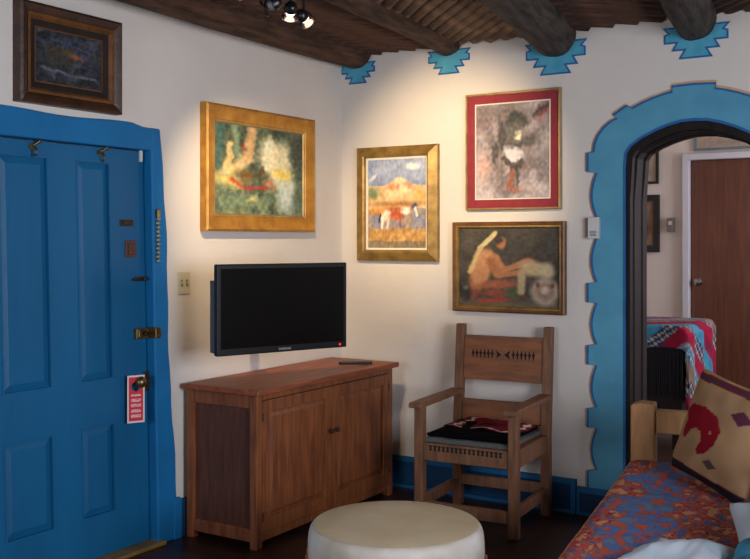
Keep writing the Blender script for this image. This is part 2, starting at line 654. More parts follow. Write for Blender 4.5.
def inner_for(p):
    x, z = p
    left = x < AXC
    if z < spring:
        return (aL if left else aR, z)
    # ray from the centre of the arch to p, intersect with the opening outline
    cx, cz = AXC, spring
    best = None
    for a, b in zip(inner[:-1], inner[1:]):
        rx, rz = x - cx, z - cz
        sx, sz = b[0] - a[0], b[1] - a[1]
        den = rx * sz - rz * sx
        if abs(den) < 1e-9:
            continue
        tt = ((a[0] - cx) * sz - (a[1] - cz) * sx) / den
        uu = ((a[0] - cx) * rz - (a[1] - cz) * rx) / den
        if -0.001 <= uu <= 1.001 and tt > 0:
            best = (cx + rx * tt, cz + rz * tt)
            break
    return best or (aL if left else aR, z)


outer_d = resample(outer_full, 700)
inner_d = [inner_for(p) for p in outer_d]


def lerp2(a, b, m):
    """point m metres from a towards b"""
    d = math.dist(a, b)
    q = min(1, m / d) if d > 0 else 0
    return (a[0] + (b[0] - a[0]) * q, a[1] + (b[1] - a[1]) * q)


fy = lambda a, b, d: (a, d, b)
trim = struct(thing('trim_1', None, None, (0, 0, 0)))
MB().band(outer_d, inner_d, fy, 0.0, -0.012).build('surround', M_BLUE, trim)
MB().band(outer_d, [lerp2(o, i, 0.011) for o, i in zip(outer_d, inner_d)], fy, -0.0, -0.015).build('edge_line', M_BLUE_LINE, trim)
MB().band([lerp2(i, o, 0.015) for o, i in zip(outer_d, inner_d)], inner_d, fy, -0.0, -0.0152).build('edge_line', M_BLUE_LINE, trim)
tanp = [lerp2(o, i, -0.0) for o, i in zip(outer_d, inner_d)]
tl = []
for o, i in zip(outer_d, inner_d):
    d = math.dist(o, i)
    tl.append((o[0] + (o[0] - i[0]) / d * 0.014, o[1] + (o[1] - i[1]) / d * 0.014))
MB().band(tl, outer_d, fy, 0.0, -0.004).build('accent_line', M_TAN_LINE, trim)
# plinth of the surround
px0, px1 = wb(578, 500)[0], aL
pl = MB()
zp = wb(590, 487)[1]
pl.box(px0, px1, -0.03, 0, 0.0, zp)
pl.build('plinth', M_BASE2, trim, 0.006)
MB().box(px0 + 0.02, px1 - 0.01, -0.036, -0.03, 0.02, zp - 0.03).build('plinth_panel', M_BASE, trim, 0.003)
MB().box(aR, aR + (px1 - px0), -0.03, 0, 0.0, zp).build('plinth', M_BASE2, trim, 0.006)

# dark wood lining of the arch
lin_in = []
for x, z in inner:
    dx = AXC - x
    if z < spring:
        lin_in.append((x + (0.022 if x < AXC else -0.022), z))
    else:
        cx, cz = AXC, spring - 0.05
        d = math.dist((x, z), (cx, cz))
        lin_in.append((x + (cx - x) / d * 0.034, z + (cz - z) / d * 0.045))
lng = struct(thing('trim_3', None, None))
MB().band(inner, lin_in, fy, -0.006, WT + 0.01).build('lining', M_DARKW, lng)
mid = [((a[0] * 0.35 + b[0] * 0.65), (a[1] * 0.35 + b[1] * 0.65)) for a, b in zip(inner, lin_in)]
in2 = [(b[0] + (b[0] - a[0]) * 0.35, b[1] + (b[1] - a[1]) * 0.35) for a, b in zip(inner, lin_in)]
MB().band(mid, in2, fy, 0.05, 0.12).build('bead', M_DARKW, lng, 0.006)
MB().band(mid, in2, fy, 0.2, 0.26).build('bead', M_DARKW, lng, 0.006)

# baseboards
def baseboard(name, a, b, along):
    r = struct(thing(name, None, None))
    h = 0.195
    if along == 'x':
        MB().box(a, b, -0.02, 0, 0, h).build('board', M_BASE, r)
        MB().box(a, b, -0.028, -0.02, h - 0.03, h).box(a, b, -0.028, -0.02, 0.0, 0.02).box(b - 0.03, b, -0.028, -0.02, 0.02, h - 0.03).build('border', M_BASE2, r, 0.003)
    else:
        MB().box(0, 0.02, a, b, 0, h).build('board', M_BASE, r)
        MB().box(0.02, 0.028, a, b, h - 0.03, h).box(0.02, 0.028, a, b, 0.0, 0.02).build('border', M_BASE2, r, 0.003)


baseboard('baseboard_back', 0.03, px0 - 0.005, 'x')
baseboard('baseboard_right_of_arch', aR + (px1 - px0) + 0.005, XR, 'x')
r = struct(thing('baseboard_left', None, None))
MB().box(0, 0.03, -1.585, -1.53, 0, 0.21).build('board', M_CASE, r, 0.004)
MB().box(0, 0.02, -1.53, 0.0, 0, 0.195).build('board', M_BASE, r, 0.004)

# ------------------------------------------------------------------ blue entrance door
def shear(v):
    return Vector((v.x, v.y + (1.98 - v.z) * 0.025 - 0.012, v.z))


door = struct(thing('door_1', None, None))
leaf = MB()
X0, X1 = -0.075, -0.03
yl, yr = -2.82, -1.74
pan = [(-2.60, -2.33), (-2.17, -1.96)]
zs = [(0.22, 0.66), (0.87, 1.93)]
leaf.box(X0, X1, yl, pan[0][0], 0.025, 1.995)
leaf.box(X0, X1, pan[0][1], pan[1][0], 0.025, 1.995)
leaf.box(X0, X1, pan[1][1], yr, 0.025, 1.995)
for a, b in pan:
    leaf.box(X0, X1, a, b, 0.025, zs[0][0])
    leaf.box(X0, X1, a, b, zs[0][1], zs[1][0])
    leaf.box(X0, X1, a, b, zs[1][1], 1.995)
bmesh.ops.remove_doubles(leaf.bm, verts=leaf.bm.verts[:], dist=0.0005)
leaf.build('door_leaf', M_DOOR, door, fn=shear)
for a, b in pan:
    for z0, z1 in zs:
        p = MB()
        p.box(X0 + 0.005, X1 - 0.016, a, b, z0, z1)
        e = 0.03
        p.hexa([(X1 - 0.016, a + 0.012, z0 + 0.012), (X1 - 0.016, b - 0.012, z0 + 0.012), (X1 - 0.016, b - 0.012, z1 - 0.012), (X1 - 0.016, a + 0.012, z1 - 0.012),
                (X1 - 0.006, a + e + .012, z0 + e + .012), (X1 - 0.006, b - e - .012, z0 + e + .012), (X1 - 0.006, b - e - .012, z1 - e - .012), (X1 - 0.006, a + e + .012, z1 - e - .012)])
        p.build('door_panel', M_DOOR, door, fn=shear)
        # moulding stop around the panel
        s = MB()
        s.box(X1 - 0.012, X1 + 0.003, a, a + 0.01, z0, z1).box(X1 - 0.012, X1 + 0.003, b - 0.01, b, z0, z1)
        s.box(X1 - 0.012, X1 + 0.003, a + 0.01, b - 0.01, z0, z0 + 0.01).box(X1 - 0.012, X1 + 0.003, a + 0.01, b - 0.01, z1 - 0.01, z1)
        s.build('panel_moulding', M_DOOR, door, fn=shear)
# casing, uneven adobe edge
cas = MB()


def cas_out(z):
    return -1.668 + (2.1 - z) * 0.055 + 0.008 * math.sin(z * 5) + 0.004 * math.sin(z * 17)


zz = [i * 2.115 / 24 for i in range(25)]
ol = [(cas_out(z), z) for z in zz]
il = [(-1.742 + (1.98 - z) * 0.025, z) for z in zz]
cas.band(ol, il, lambda a, b, d: (d, a, b), -0.06, 0.022)
yy = [-3.0 + i * (1.735 - 3.0 + 3.0 - 0.47) / 20 for i in range(21)]
yy = [-3.02 + (3.02 - 1.735) * i / 20 for i in range(21)]
cas.band([(y, 2.125 + 0.006 * math.sin(y * 9) - (0.012 if y > -1.85 else 0)) for y in yy], [(y, 2.0) for y in yy], lambda a, b, d: (d, a, b), -0.06, 0.022)
cas.box(-0.06, 0.022, -3.02, -2.84, 0, 2.0)
cas.build('casing', M_CASE, door, 0.008)
MB().box(-0.11, 0.05, -2.83, -1.66, 0, 0.022).build('threshold', mat('threshold_wood', (150, 120, 60), 0.5, rgb2=(110, 84, 44)), door, 0.006)


def dl(px, py):
    y, z = wl(px, py, X1)
    return y, z


# hooks
for hx, hy in ((31, 149), (99, 155)):
    y, z = dl(hx, hy)
    h = MB()
    h.tube((X1 - .002, y, z + 0.012), (X1 + 0.006, y, z + 0.012), 0.014, seg=14)
    h.path([(X1 + 0.004, y, z + 0.012), (X1 + 0.03, y, z + 0.004), (X1 + 0.04, y, z - 0.012), (X1 + 0.036, y, z - 0.026), (X1 + 0.022, y, z - 0.03)], 0.006)
    h.path([(X1 + 0.004, y, z + 0.014), (X1 + 0.03, y + 0.01, z + 0.024), (X1 + 0.038, y + 0.02, z + 0.036)], [0.006, 0.006, 0.009])
    h.build('coat_hook', M_BRASS, door, smooth=True)
y, z = dl(126, 223)
MB().box(X1 - .002, X1 + 0.008, y - 0.042, y + 0.042, z - 0.016, z + 0.016).box(X1 + 0.008, X1 + 0.014, y - 0.03, y + 0.03, z - 0.008, z + 0.008).build('slot_plate', M_BRASSD, door, 0.002)
y, z = dl(130, 249)
MB().box(X1 - .002, X1 + 0.008, y - 0.035, y + 0.035, z - 0.042, z + 0.042).box(X1 + 0.008, X1 + 0.016, y - 0.02, y + 0.02, z + 0.004, z + 0.028).box(X1 + 0.008, X1 + 0.016, y - 0.02, y + 0.02, z - 0.028, z - 0.006).build('peephole_plate', mat('plate_red_brown', (96, 58, 44), 0.5, 0.3), door, 0.003)
y, z = dl(139, 279)
MB().box(X1 - .002, X1 + 0.012, y - 0.03, y + 0.035, z - 0.01, z + 0.012).tube((X1 + 0.01, y - 0.05, z), (X1 + 0.01, y + 0.05, z), 0.006).tube((X1, y + 0.01, z), (X1 + 0.035, y + 0.01, z), 0.008).build('slide_latch', M_BRASSD, door, 0.002)
y, z = dl(141.5, 333)
MB().box(X1 - .002, X1 + 0.024, y - 0.055, y + 0.03, z - 0.026, z + 0.026).box(X1 + 0.024, X1 + 0.03, y - 0.045, y - 0.02, z - 0.02, z + 0.02).build('deadbolt', M_BRASS, door, 0.004)
MB().tube((X1 + 0.02, y - 0.0, z), (X1 + 0.05, y, z), 0.012).box(X1 + 0.04, X1 + 0.05, y - 0.02, y + 0.02, z - 0.006, z + 0.006).build('bolt_turn', M_BRASSD, door, 0.002)
MB().box(-0.03, 0.036, y + 0.034, y + 0.075, z - 0.028, z + 0.028).build('strike_box', M_BRASS, door, 0.004)
y, z = dl(146, 381)
MB().box(X1 - .002, X1 + 0.01, y - 0.018, y + 0.03, z - 0.05, z + 0.05).build('lock_plate', M_BRASSD, door, 0.003)
KY, KZ = wl(139.5, 382, X1 + 0.05)
MB().lathe([(0.014, 0), (0.012, 0.03), (0.022, 0.038), (0.029, 0.052), (0.028, 0.064), (0.018, 0.076), (0.004, 0.08)], 24,
           Matrix.Translation((X1 + 0.006, KY, KZ)) @ Matrix.Rotation(PI / 2, 4, 'Y')).build('door_knob', M_BRASS, door, smooth=True)
y, z = dl(140, 154)
MB().box(X1 - .002, X1 + 0.012, y - 0.008, y + 0.008, z - 0.04, z + 0.02).build('door_contact', M_WHITEP, door, 0.002)

# door hanger card on the knob
def hang_col(u, v):
    if u < 0.07 or u > 0.93 or v < 0.035 or v > 0.965:
        return (224, 200, 200)
    if 0.06 < v < 0.60 and 0.22 < u < 0.78 and (v * 9) % 1 < 0.55 and nz(u, v, 30, 4) > -0.25:
        return (232, 170, 172)
    return (196, 24, 40)


hg = thing('door_hanger', 'red and white paper door hanger hooked over the brass knob of the blue door', 'door hanger', (X1 + 0.045, wl(136, 390, X1 + 0.045)[0], wl(136, 399, X1 + 0.045)[1]), -0.45)
cw, ch = 0.088, 0.235
b = MB()
nh = 28
hc = (0.0, 0.062)
rr = 0.024
out = [(-cw / 2, -ch / 2), (cw / 2, -ch / 2), (cw / 2, ch / 2), (-cw / 2, ch / 2)]
# card with a round hole: grid of small quads leaving the hole open
vs, fs, cs, idx = [], [], [], {}
NU, NV = 30, 94
for j in range(NV + 1):
    for i in range(NU + 1):
        a, c = -cw / 2 + cw * i / NU, -ch / 2 + ch * j / NV
        idx[i, j] = len(vs)
        vs.append((0.0, a, c))
        cs += [*lin(hang_col(i / NU, j / NV)), 1]
for j in range(NV):
    for i in range(NU):
        a, c = -cw / 2 + cw * (i + .5) / NU, -ch / 2 + ch * (j + .5) / NV
        if math.dist((a, c), hc) < rr:
            continue
        fs.append((idx[i, j], idx[i + 1, j], idx[i + 1, j + 1], idx[i, j + 1]))
me = bpy.data.meshes.new('card')
me.from_pydata(vs, [], fs)
ca = me.color_attributes.new('Col', 'FLOAT_COLOR', 'POINT')
ca.data.foreach_set('color', cs)
me.materials.append(M_PAINT)
o = bpy.data.objects.new('card', me)
COL.objects.link(o)
o.parent = hg
sd = o.modifiers.new('s', 'SOLIDIFY')
sd.thickness = 0.0015

# string of little bells on the casing
y, z0 = wl(156.5, 216, 0.03)
_, z1 = wl(157, 262, 0.03)
bl = thing('beaded_strip', 'narrow beaded metal strip hanging on the blue door casing', 'ornament', (0.028, y + 0.01, z1))
s = MB()
s.path([(0, 0, 0), (0.0, 0, (z0 - z1))], 0.005)
s.build('cord', M_BRASSD, bl)
s = MB()
n = 11
for i in range(n):
    zz_ = (z0 - z1) * (i + 0.3) / n
    s.lathe([(0.004, -0.009), (0.012, -0.005), (0.013, 0.003), (0.006, 0.009)], 10, Matrix.Translation((0.002 * (i % 2), 0.003 * (-1) ** i, zz_)))
s.build('beads', mat('bead_silver', (150, 160, 150), 0.4, 0.6), bl, smooth=True)
MB().box(-0.004, 0.012, -0.012, 0.012, z0 - z1 - 0.01, z0 - z1 + 0.035).build('hanger_tab', M_BRASS, bl, 0.003)

# light switch plate
y, z = wl(183.5, 283)
sw = thing('light_switch', 'ivory double light switch plate on the white wall beside the blue door', 'light switch', (0.0, y, z))
MB().box(0, 0.007, -0.045, 0.045, -0.06, 0.06).build('plate', M_IVORY, sw, 0.003)
for q in (-0.02, 0.02):
    MB().box(0.006, 0.009, q - 0.008, q + 0.008, -0.018, 0.018).build('slot', mat('slot_grey', (120, 114, 98)), sw, 0.001)
    MB().hexa([(0.008, q - 0.004, -0.008), (0.008, q + 0.004, -0.008), (0.008, q + 0.004, 0.01), (0.008, q - 0.004, 0.01),
               (0.02, q - 0.003, 0.004), (0.02, q + 0.003, 0.004), (0.02, q + 0.003, 0.012), (0.02, q - 0.003, 0.012)]).build('toggle', M_IVORY, sw)

# thermostat on the edge of the arch surround
x, z = wb(596, 228)
th = thing('thermostat', 'small white thermostat box on the turquoise edge left of the arch', 'thermostat', (x, -0.014, z))
MB().box(-0.032, 0.032, -0.035, 0, -0.06, 0.06).build('case', M_WHITEP, th, 0.004)
g = MB()
for i in range(4):
    g.box(-0.018, 0.018, -0.038, -0.034, -0.045 + i * 0.008, -0.041 + i * 0.008)
g.build('grille', M_GREYP, th)
x, z = wb(671.5, 225, FY)
th = thing('wall_control', 'small grey control box on the far room wall left of the brown door', 'wall control', (x, FY, z))
MB().box(-0.025, 0.025, -0.045, 0, -0.058, 0.058).build('case', mat('control_grey', (112, 108, 106)), th, 0.004)
MB().box(-0.014, 0.014, -0.049, -0.044, 0.0, 0.03).build('dial', M_WHITEP, th, 0.002)

# ------------------------------------------------------------------ pictures
def frame_profile(w, h, prof):
    """mitred frame swept from profile list of (inset, depth forward)"""
    bm = MB()
    rings = []
    for ins, d in prof:
        x, z = w / 2 - ins, h / 2 - ins
        rings.append([bm.bm.verts.new(p) for p in ((-x, -d, -z), (x, -d, -z), (x, -d, z), (-x, -d, z))])
    n = len(rings)
    for k in range(n):
        A, B = rings[k], rings[(k + 1) % n]
        for i in range(4):
            j = (i + 1) % 4
            bm.bm.faces.new([A[i], A[j], B[j], B[i]])
    return bm


def picture(name, label, wall, pxs, layers, colf, canvas_inset, depth=0.02, res=90, glass=False, lean=0.0):
    """pxs: corner pixels x0, x1, ytop-left, ytop-right, ybot-left, ybot-right (averaged to a true rectangle)"""
    x0, x1, a, b, c, d = pxs
    if wall == 'left':
        y0, zt0 = wl(x0, a, 0.03)
        y1, zt1 = wl(x1, b, 0.03)
        zb0, zb1 = wl(x0, c, 0.03)[1], wl(x1, d, 0.03)[1]
        zt, zb_ = (zt0 + zt1) / 2, (zb0 + zb1) / 2
        w_, h_ = y1 - y0, zt - zb_
        loc = (0.002, (y0 + y1) / 2, (zt + zb_) / 2)
        rz = PI / 2
    else:
        Y = -0.03 if wall == 'back' else FY - 0.03
        xa, zt0 = wb(x0, a, Y)
        xb, zt1 = wb(x1, b, Y)
        zb0, zb1 = wb(x0, c, Y)[1], wb(x1, d, Y)[1]
        zt, zb_ = (zt0 + zt1) / 2, (zb0 + zb1) / 2
        w_, h_ = xb - xa, zt - zb_
        loc = ((xa + xb) / 2, -0.002 if wall == 'back' else FY - 0.002, (zt + zb_) / 2)
        rz = 0
    print('PIC', name, round(w_, 3), round(h_, 3), [round(v, 3) for v in (zt0, zt1, zb0, zb1)])
    root = thing(name, label, 'picture', loc, rz)
    for (pname, m, prof) in layers:
        frame_profile(w_, h_, prof).build(pname, m, root, smooth=True, angle=25)
    ci = canvas_inset
    nu = res
    nv = int(res * (h_ - 2 * ci) / (w_ - 2 * ci))
    W, H = w_ - 2 * ci, h_ - 2 * ci
    grid_mesh('canvas', nu, nv, lambda u, v: ((u - .5) * W, -depth, (v - .5) * H), colf, M_PAINT, root)
    if glass:
        pass
    return root


# --- forest picture on the left wall
def base_forest(u, v):
    n = fbm(u, v, 7, 1, 4)
    c = mix((52, 66, 52), (118, 128, 96), n + 0.5)
    if v < 0.42:
        c = mix(c, mix((86, 110, 88), (174, 178, 130), fbm(u, v, 12, 3) + 0.5), 0.75)
    n2 = fbm(u, v * 0.35, 18, 6)
    return mix(c, (40, 52, 48), max(0, n2) * 1.4)


forest = painter(base_forest, [
    ('l', 0.03, 0.5, 0.08, 1.0, 0.03, (70, 104, 96), 0.6), ('l', 0.25, 0.62, 0.22, 1.0, 0.03, (128, 150, 118), 0.7),
    ('l', 0.13, 0.50, 0.17, 0.78, 0.035, (212, 184, 122), 0.4),
    ('l', 0.22, 0.50, 0.36, 0.66, 0.06, (218, 186, 132), 0.5), ('l', 0.36, 0.66, 0.40, 0.98, 0.045, (206, 164, 112), 0.5),
    ('e', 0.18, 0.49, 0.13, 0.06, 10, (226, 204, 140), 0.6), ('e', 0.12, 0.37, 0.15, 0.06, -15, (220, 196, 110), 0.6),
    ('l', 0.32, 0.80, 0.30, 0.72, 0.016, (150, 62, 48), 0.6),
    ('e', 0.64, 0.62, 0.155, 0.26, 8, (232, 224, 184), 0.28), ('e', 0.76, 0.66, 0.10, 0.20, 0, (222, 212, 170), 0.4),
    ('e', 0.60, 0.80, 0.05, 0.09, 0, (236, 230, 196), 0.5), ('e', 0.78, 0.40, 0.12, 0.20, 10, (216, 214, 178), 0.4),
    ('e', 0.74, 0.49, 0.12, 0.05, 0, (240, 208, 104), 0.4),
    ('e', 0.33, 0.44, 0.10, 0.07, 0, (122, 96, 56), 0.5), ('e', 0.50, 0.50, 0.035, 0.055, 0, (96, 72, 56), 0.4),
    ('e', 0.53, 0.38, 0.06, 0.11, -20, (78, 88, 66), 0.4), ('e', 0.60, 0.35, 0.05, 0.07, 30, (196, 138, 104), 0.5),
    ('l', 0.16, 0.375, 0.34, 0.30, 0.02, (204, 84, 62), 0.5), ('l', 0.34, 0.30, 0.56, 0.30, 0.024, (176, 70, 56), 0.5),
    ('e', 0.80, 0.20, 0.10, 0.16, 0, (196, 208, 200), 0.6), ('e', 0.30, 0.14, 0.22, 0.06, 0, (128, 146, 110), 0.7),
    ('e', 0.40, 0.17, 0.05, 0.03, 0, (206, 196, 120), 0.6), ('e', 0.93, 0.78, 0.08, 0.18, 0, (66, 74, 62), 0.5),
    ('e', 0.95, 0.25, 0.06, 0.2, 0, (92, 110, 92), 0.5)], 0.045, 2, 30)
P = picture('framed_painting', 'gold framed forest painting with a white form, on the left wall above the television', 'left',
            (204, 313, 101, 121, 231, 232),
            [('frame', M_GOLD, [(0, 0), (0, 0.045), (0.012, 0.052), (0.03, 0.04), (0.078, 0.03), (0.088, 0.02), (0.088, 0.0)]),
             ('liner', M_GOLD3, [(0.083, 0.0), (0.083, 0.026), (0.091, 0.026), (0.098, 0.018), (0.098, 0.0)])],
            forest, 0.096, 0.018, 110)

# --- dark picture above the door
dark = painter(lambda u, v: mix((26, 30, 36), (70, 74, 84), fbm(u, v, 7, 11, 4) * 1.2 + 0.35), [
    ('e', 0.5, 0.62, 0.3, 0.09, 0, (74, 62, 42), 0.7), ('e', 0.62, 0.57, 0.1, 0.04, 0, (150, 84, 44), 0.6),
    ('e', 0.7, 0.62, 0.12, 0.03, -25, (56, 62, 96), 0.6), ('l', 0.1, 0.28, 0.9, 0.2, 0.02, (92, 98, 108), 0.8),
    ('e', 0.35, 0.45, 0.2, 0.1, 10, (54, 50, 42), 0.7), ('l', 0.25, 0.85, 0.8, 0.7, 0.02, (58, 66, 98), 0.9)], 0.05, 9, 26)
picture('framed_painting', 'dark landscape painting in a stepped brown frame, high above the blue door', 'left',
        (17, 119, -3, 25, 101, 115),
        [('frame', M_FRDARK, [(0, 0), (0, 0.05), (0.012, 0.056), (0.03, 0.05), (0.045, 0.04), (0.045, 0.0)]),
         ('frame_band', M_FRBR, [(0.045, 0.0), (0.045, 0.044), (0.058, 0.044), (0.07, 0.032), (0.07, 0.0)]),
         ('liner', M_CARVE, [(0.07, 0.0), (0.07, 0.03), (0.098, 0.018), (0.098, 0.0)]),
         ('inner_edge', M_FRBR, [(0.098, 0.0), (0.098, 0.021), (0.104, 0.021), (0.104, 0.0)])],
        dark, 0.1, 0.015, 80)


# --- horses under a mesa
def base_mesa(u, v):
    if v > 0.70:
        c = mix((136, 152, 184), (184, 188, 206), fbm(u, v, 4, 2) + 0.4)
        c = mix(c, (104, 120, 160), max(0, (0.84 - v) * 5) * (0.5 + fbm(u, v, 5, 5)))
    elif v > 0.44:
        c = mix((204, 160, 104), (232, 204, 154), fbm(u, v, 9, 8) + 0.5)
    elif v > 0.22:
        c = mix((124, 132, 166), (186, 150, 104), fbm(u, v, 8, 3) + 0.42)
    else:
        c = mix((168, 122, 68), (210, 166, 98), fbm(u, v, 10, 4) + 0.5)
        if v < 0.08:
            c = mix(c, (104, 104, 96), 0.6)
    return c


mesa = painter(base_mesa, [
    ('e', 0.76, 0.91, 0.12, 0.03, 0, (238, 236, 236), 0.6), ('e', 0.1, 0.8, 0.08, 0.02, 30, (214, 214, 222), 0.7),
    ('e', 0.55, 0.66, 0.26, 0.09, 0, (236, 204, 156), 0.3), ('e', 0.55, 0.75, 0.10, 0.05, 0, (242, 214, 168), 0.3), ('e', 0.34, 0.69, 0.10, 0.03, 20, (222, 170, 130), 0.4), ('e', 0.72, 0.69, 0.10, 0.03, -15, (214, 160, 120), 0.4), ('e', 0.52, 0.68, 0.03, 0.04, 0, (206, 150, 116), 0.5),
    ('e', 0.42, 0.68, 0.05, 0.03, 0, (214, 140, 92), 0.5), ('e', 0.62, 0.64, 0.06, 0.03, 0, (250, 214, 160), 0.5),
    ('e', 0.08, 0.62, 0.1, 0.06, 0, (120, 132, 92), 0.6), ('e', 0.9, 0.58, 0.12, 0.06, 0, (226, 172, 92), 0.5),
    ('e', 0.5, 0.50, 0.5, 0.025, 0, (168, 120, 74), 0.7), ('e', 0.2, 0.42, 0.2, 0.04, 0, (206, 138, 70), 0.6),
    ('e', 0.33, 0.37, 0.12, 0.06, 15, (236, 214, 190), 0.3), ('e', 0.5, 0.37, 0.12, 0.055, 0, (186, 88, 54), 0.3),
    ('e', 0.65, 0.42, 0.08, 0.045, 0, (238, 226, 208), 0.35), ('e', 0.46, 0.44, 0.12, 0.03, 0, (176, 96, 60), 0.4),
    ('l', 0.26, 0.33, 0.25, 0.24, 0.02, (238, 226, 208), 0.4), ('l', 0.36, 0.33, 0.34, 0.24, 0.018, (226, 202, 176), 0.4),
    ('l', 0.55, 0.33, 0.56, 0.25, 0.018, (160, 82, 56), 0.4), ('l', 0.22, 0.38, 0.2, 0.3, 0.015, (60, 52, 60), 0.4),
    ('e', 0.8, 0.47, 0.06, 0.03, 0, (90, 84, 110), 0.4), ('l', 0.82, 0.44, 0.84, 0.36, 0.018, (236, 230, 220), 0.4)], 0.02, 3, 26)
picture('framed_painting', 'upright gold framed painting of horses below a sunlit mesa, left on the back wall', 'back',
        (357, 437.5, 149, 143, 260.5, 261.5),
        [('frame', M_GOLD2, [(0, 0), (0, 0.03), (0.014, 0.036), (0.055, 0.05), (0.066, 0.044), (0.07, 0.03), (0.07, 0.0)]),
         ('liner', M_LINEN, [(0.07, 0.0), (0.07, 0.03), (0.082, 0.027), (0.082, 0.0)])],
        mesa, 0.08, 0.022, 84)

# --- dancer with red mat
dancer = painter(lambda u, v: mix((116, 104, 106), (188, 174, 176), fbm(u, v, 4.5, 21, 4) * 1.3 + 0.62 - 0.25 * v), [
    ('e', 0.1, 0.85, 0.14, 0.12, 0, (122, 104, 106), 0.7), ('e', 0.45, 0.92, 0.3, 0.06, 0, (112, 100, 98), 0.8), ('e', 0.92, 0.9, 0.1, 0.05, 50, (138, 58, 60), 0.6), ('l', 0.8, 0.86, 0.95, 0.95, 0.03, (70, 52, 56), 0.7),
    ('e', 0.58, 0.80, 0.15, 0.09, 0, (52, 52, 52), 0.35), ('e', 0.52, 0.69, 0.13, 0.13, 0, (96, 90, 84), 0.35), ('e', 0.50, 0.84, 0.09, 0.05, 40, (48, 52, 50), 0.4),
    ('e', 0.57, 0.655, 0.05, 0.035, 0, (232, 220, 190), 0.5), ('e', 0.36, 0.66, 0.05, 0.18, 8, (66, 62, 64), 0.4),
    ('e', 0.70, 0.60, 0.09, 0.07, 0, (82, 74, 74), 0.4), ('e', 0.26, 0.50, 0.05, 0.12, 0, (72, 66, 66), 0.4),
    ('e', 0.52, 0.55, 0.18, 0.035, 0, (64, 58, 58), 0.4), ('e', 0.50, 0.45, 0.13, 0.08, -20, (206, 200, 204), 0.3),
    ('l', 0.40, 0.42, 0.52, 0.33, 0.035, (72, 60, 56), 0.5), ('l', 0.60, 0.36, 0.50, 0.27, 0.04, (66, 54, 54), 0.4),
    ('l', 0.50, 0.26, 0.46, 0.12, 0.03, (146, 84, 62), 0.4), ('l', 0.58, 0.28, 0.58, 0.14, 0.025, (74, 62, 64), 0.5),
    ('e', 0.52, 0.09, 0.12, 0.02, 0, (146, 92, 72), 0.6), ('e', 0.1, 0.35, 0.08, 0.12, 0, (198, 158, 150), 0.7),
    ('e', 0.32, 0.33, 0.04, 0.10, 0, (120, 104, 100), 0.6)], 0.055, 5, 26)
picture('framed_print', 'upright print of a dancing figure in a wide red mat on the back wall', 'back',
        (465, 560, 95, 87, 211, 208.5),
        [('frame', M_GOLD3, [(0, 0), (0, 0.022), (0.004, 0.026), (0.011, 0.026), (0.014, 0.02), (0.014, 0.0)]),
         ('mat_board', M_MATRED, [(0.014, 0.0), (0.014, 0.016), (0.062, 0.016), (0.062, 0.0)]),
         ('inner_edge', M_LINEN, [(0.062, 0.0), (0.062, 0.0175), (0.069, 0.0175), (0.069, 0.0)])],
        dancer, 0.068, 0.012, 84)

# --- seated figure
seated = painter(lambda u, v: mix((52, 48, 42), (84, 76, 66), fbm(u, v, 5, 31, 4) + 0.4), [
    ('e', 0.5, 0.02, 0.5, 0.06, 0, (104, 92, 72), 0.8),
    ('l', 0.14, 0.12, 0.18, 0.40, 0.05, (120, 62, 46), 0.5),
    ('e', 0.235, 0.47, 0.10, 0.26, -12, (178, 124, 84), 0.25), ('e', 0.30, 0.60, 0.09, 0.12, 20, (190, 136, 94), 0.3),
    ('l', 0.36, 0.62, 0.44, 0.47, 0.05, (176, 118, 78), 0.3), ('l', 0.44, 0.46, 0.70, 0.58, 0.035, (170, 112, 76), 0.35),
    ('l', 0.32, 0.58, 0.40, 0.40, 0.05, (152, 98, 66), 0.35), ('l', 0.40, 0.39, 0.62, 0.44, 0.035, (166, 108, 74), 0.35),
    ('e', 0.70, 0.58, 0.06, 0.04, 0, (176, 112, 80), 0.4),
    ('e', 0.43, 0.81, 0.05, 0.08, 10, (162, 108, 74), 0.25), ('e', 0.40, 0.85, 0.045, 0.06, 0, (60, 46, 38), 0.3),
    ('l', 0.37, 0.94, 0.22, 0.74, 0.026, (206, 188, 132), 0.35), ('l', 0.22, 0.74, 0.12, 0.44, 0.028, (196, 168, 118), 0.5),
    ('e', 0.40, 0.28, 0.20, 0.055, 6, (146, 84, 60), 0.4), ('e', 0.42, 0.16, 0.22, 0.05, -4, (130, 66, 50), 0.45),
    ('l', 0.22, 0.06, 0.58, 0.10, 0.025, (150, 60, 46), 0.5),
    ('e', 0.55, 0.15, 0.08, 0.07, 0, (72, 80, 56), 0.5),
    ('e', 0.76, 0.48, 0.16, 0.09, -18, (178, 158, 120), 0.3), ('e', 0.88, 0.46, 0.07, 0.10, 0, (190, 172, 136), 0.35),
    ('l', 0.64, 0.42, 0.63, 0.20, 0.04, (170, 150, 114), 0.4),
    ('e', 0.86, 0.20, 0.135, 0.17, 0, (176, 156, 134), 0.2), ('e', 0.86, 0.20, 0.09, 0.11, 0, (150, 118, 98), 0.25), ('e', 0.86, 0.22, 0.04, 0.05, 0, (192, 176, 156), 0.4),
    ('e', 0.79, 0.28, 0.02, 0.03, 0, (98, 66, 56), 0.5), ('e', 0.93, 0.28, 0.02, 0.03, 0, (98, 66, 56), 0.5),
    ('e', 0.07, 0.16, 0.055, 0.09, 0, (38, 36, 36), 0.4), ('e', 0.075, 0.23, 0.03, 0.03, 0, (92, 90, 90), 0.5)], 0.012, 8, 14)
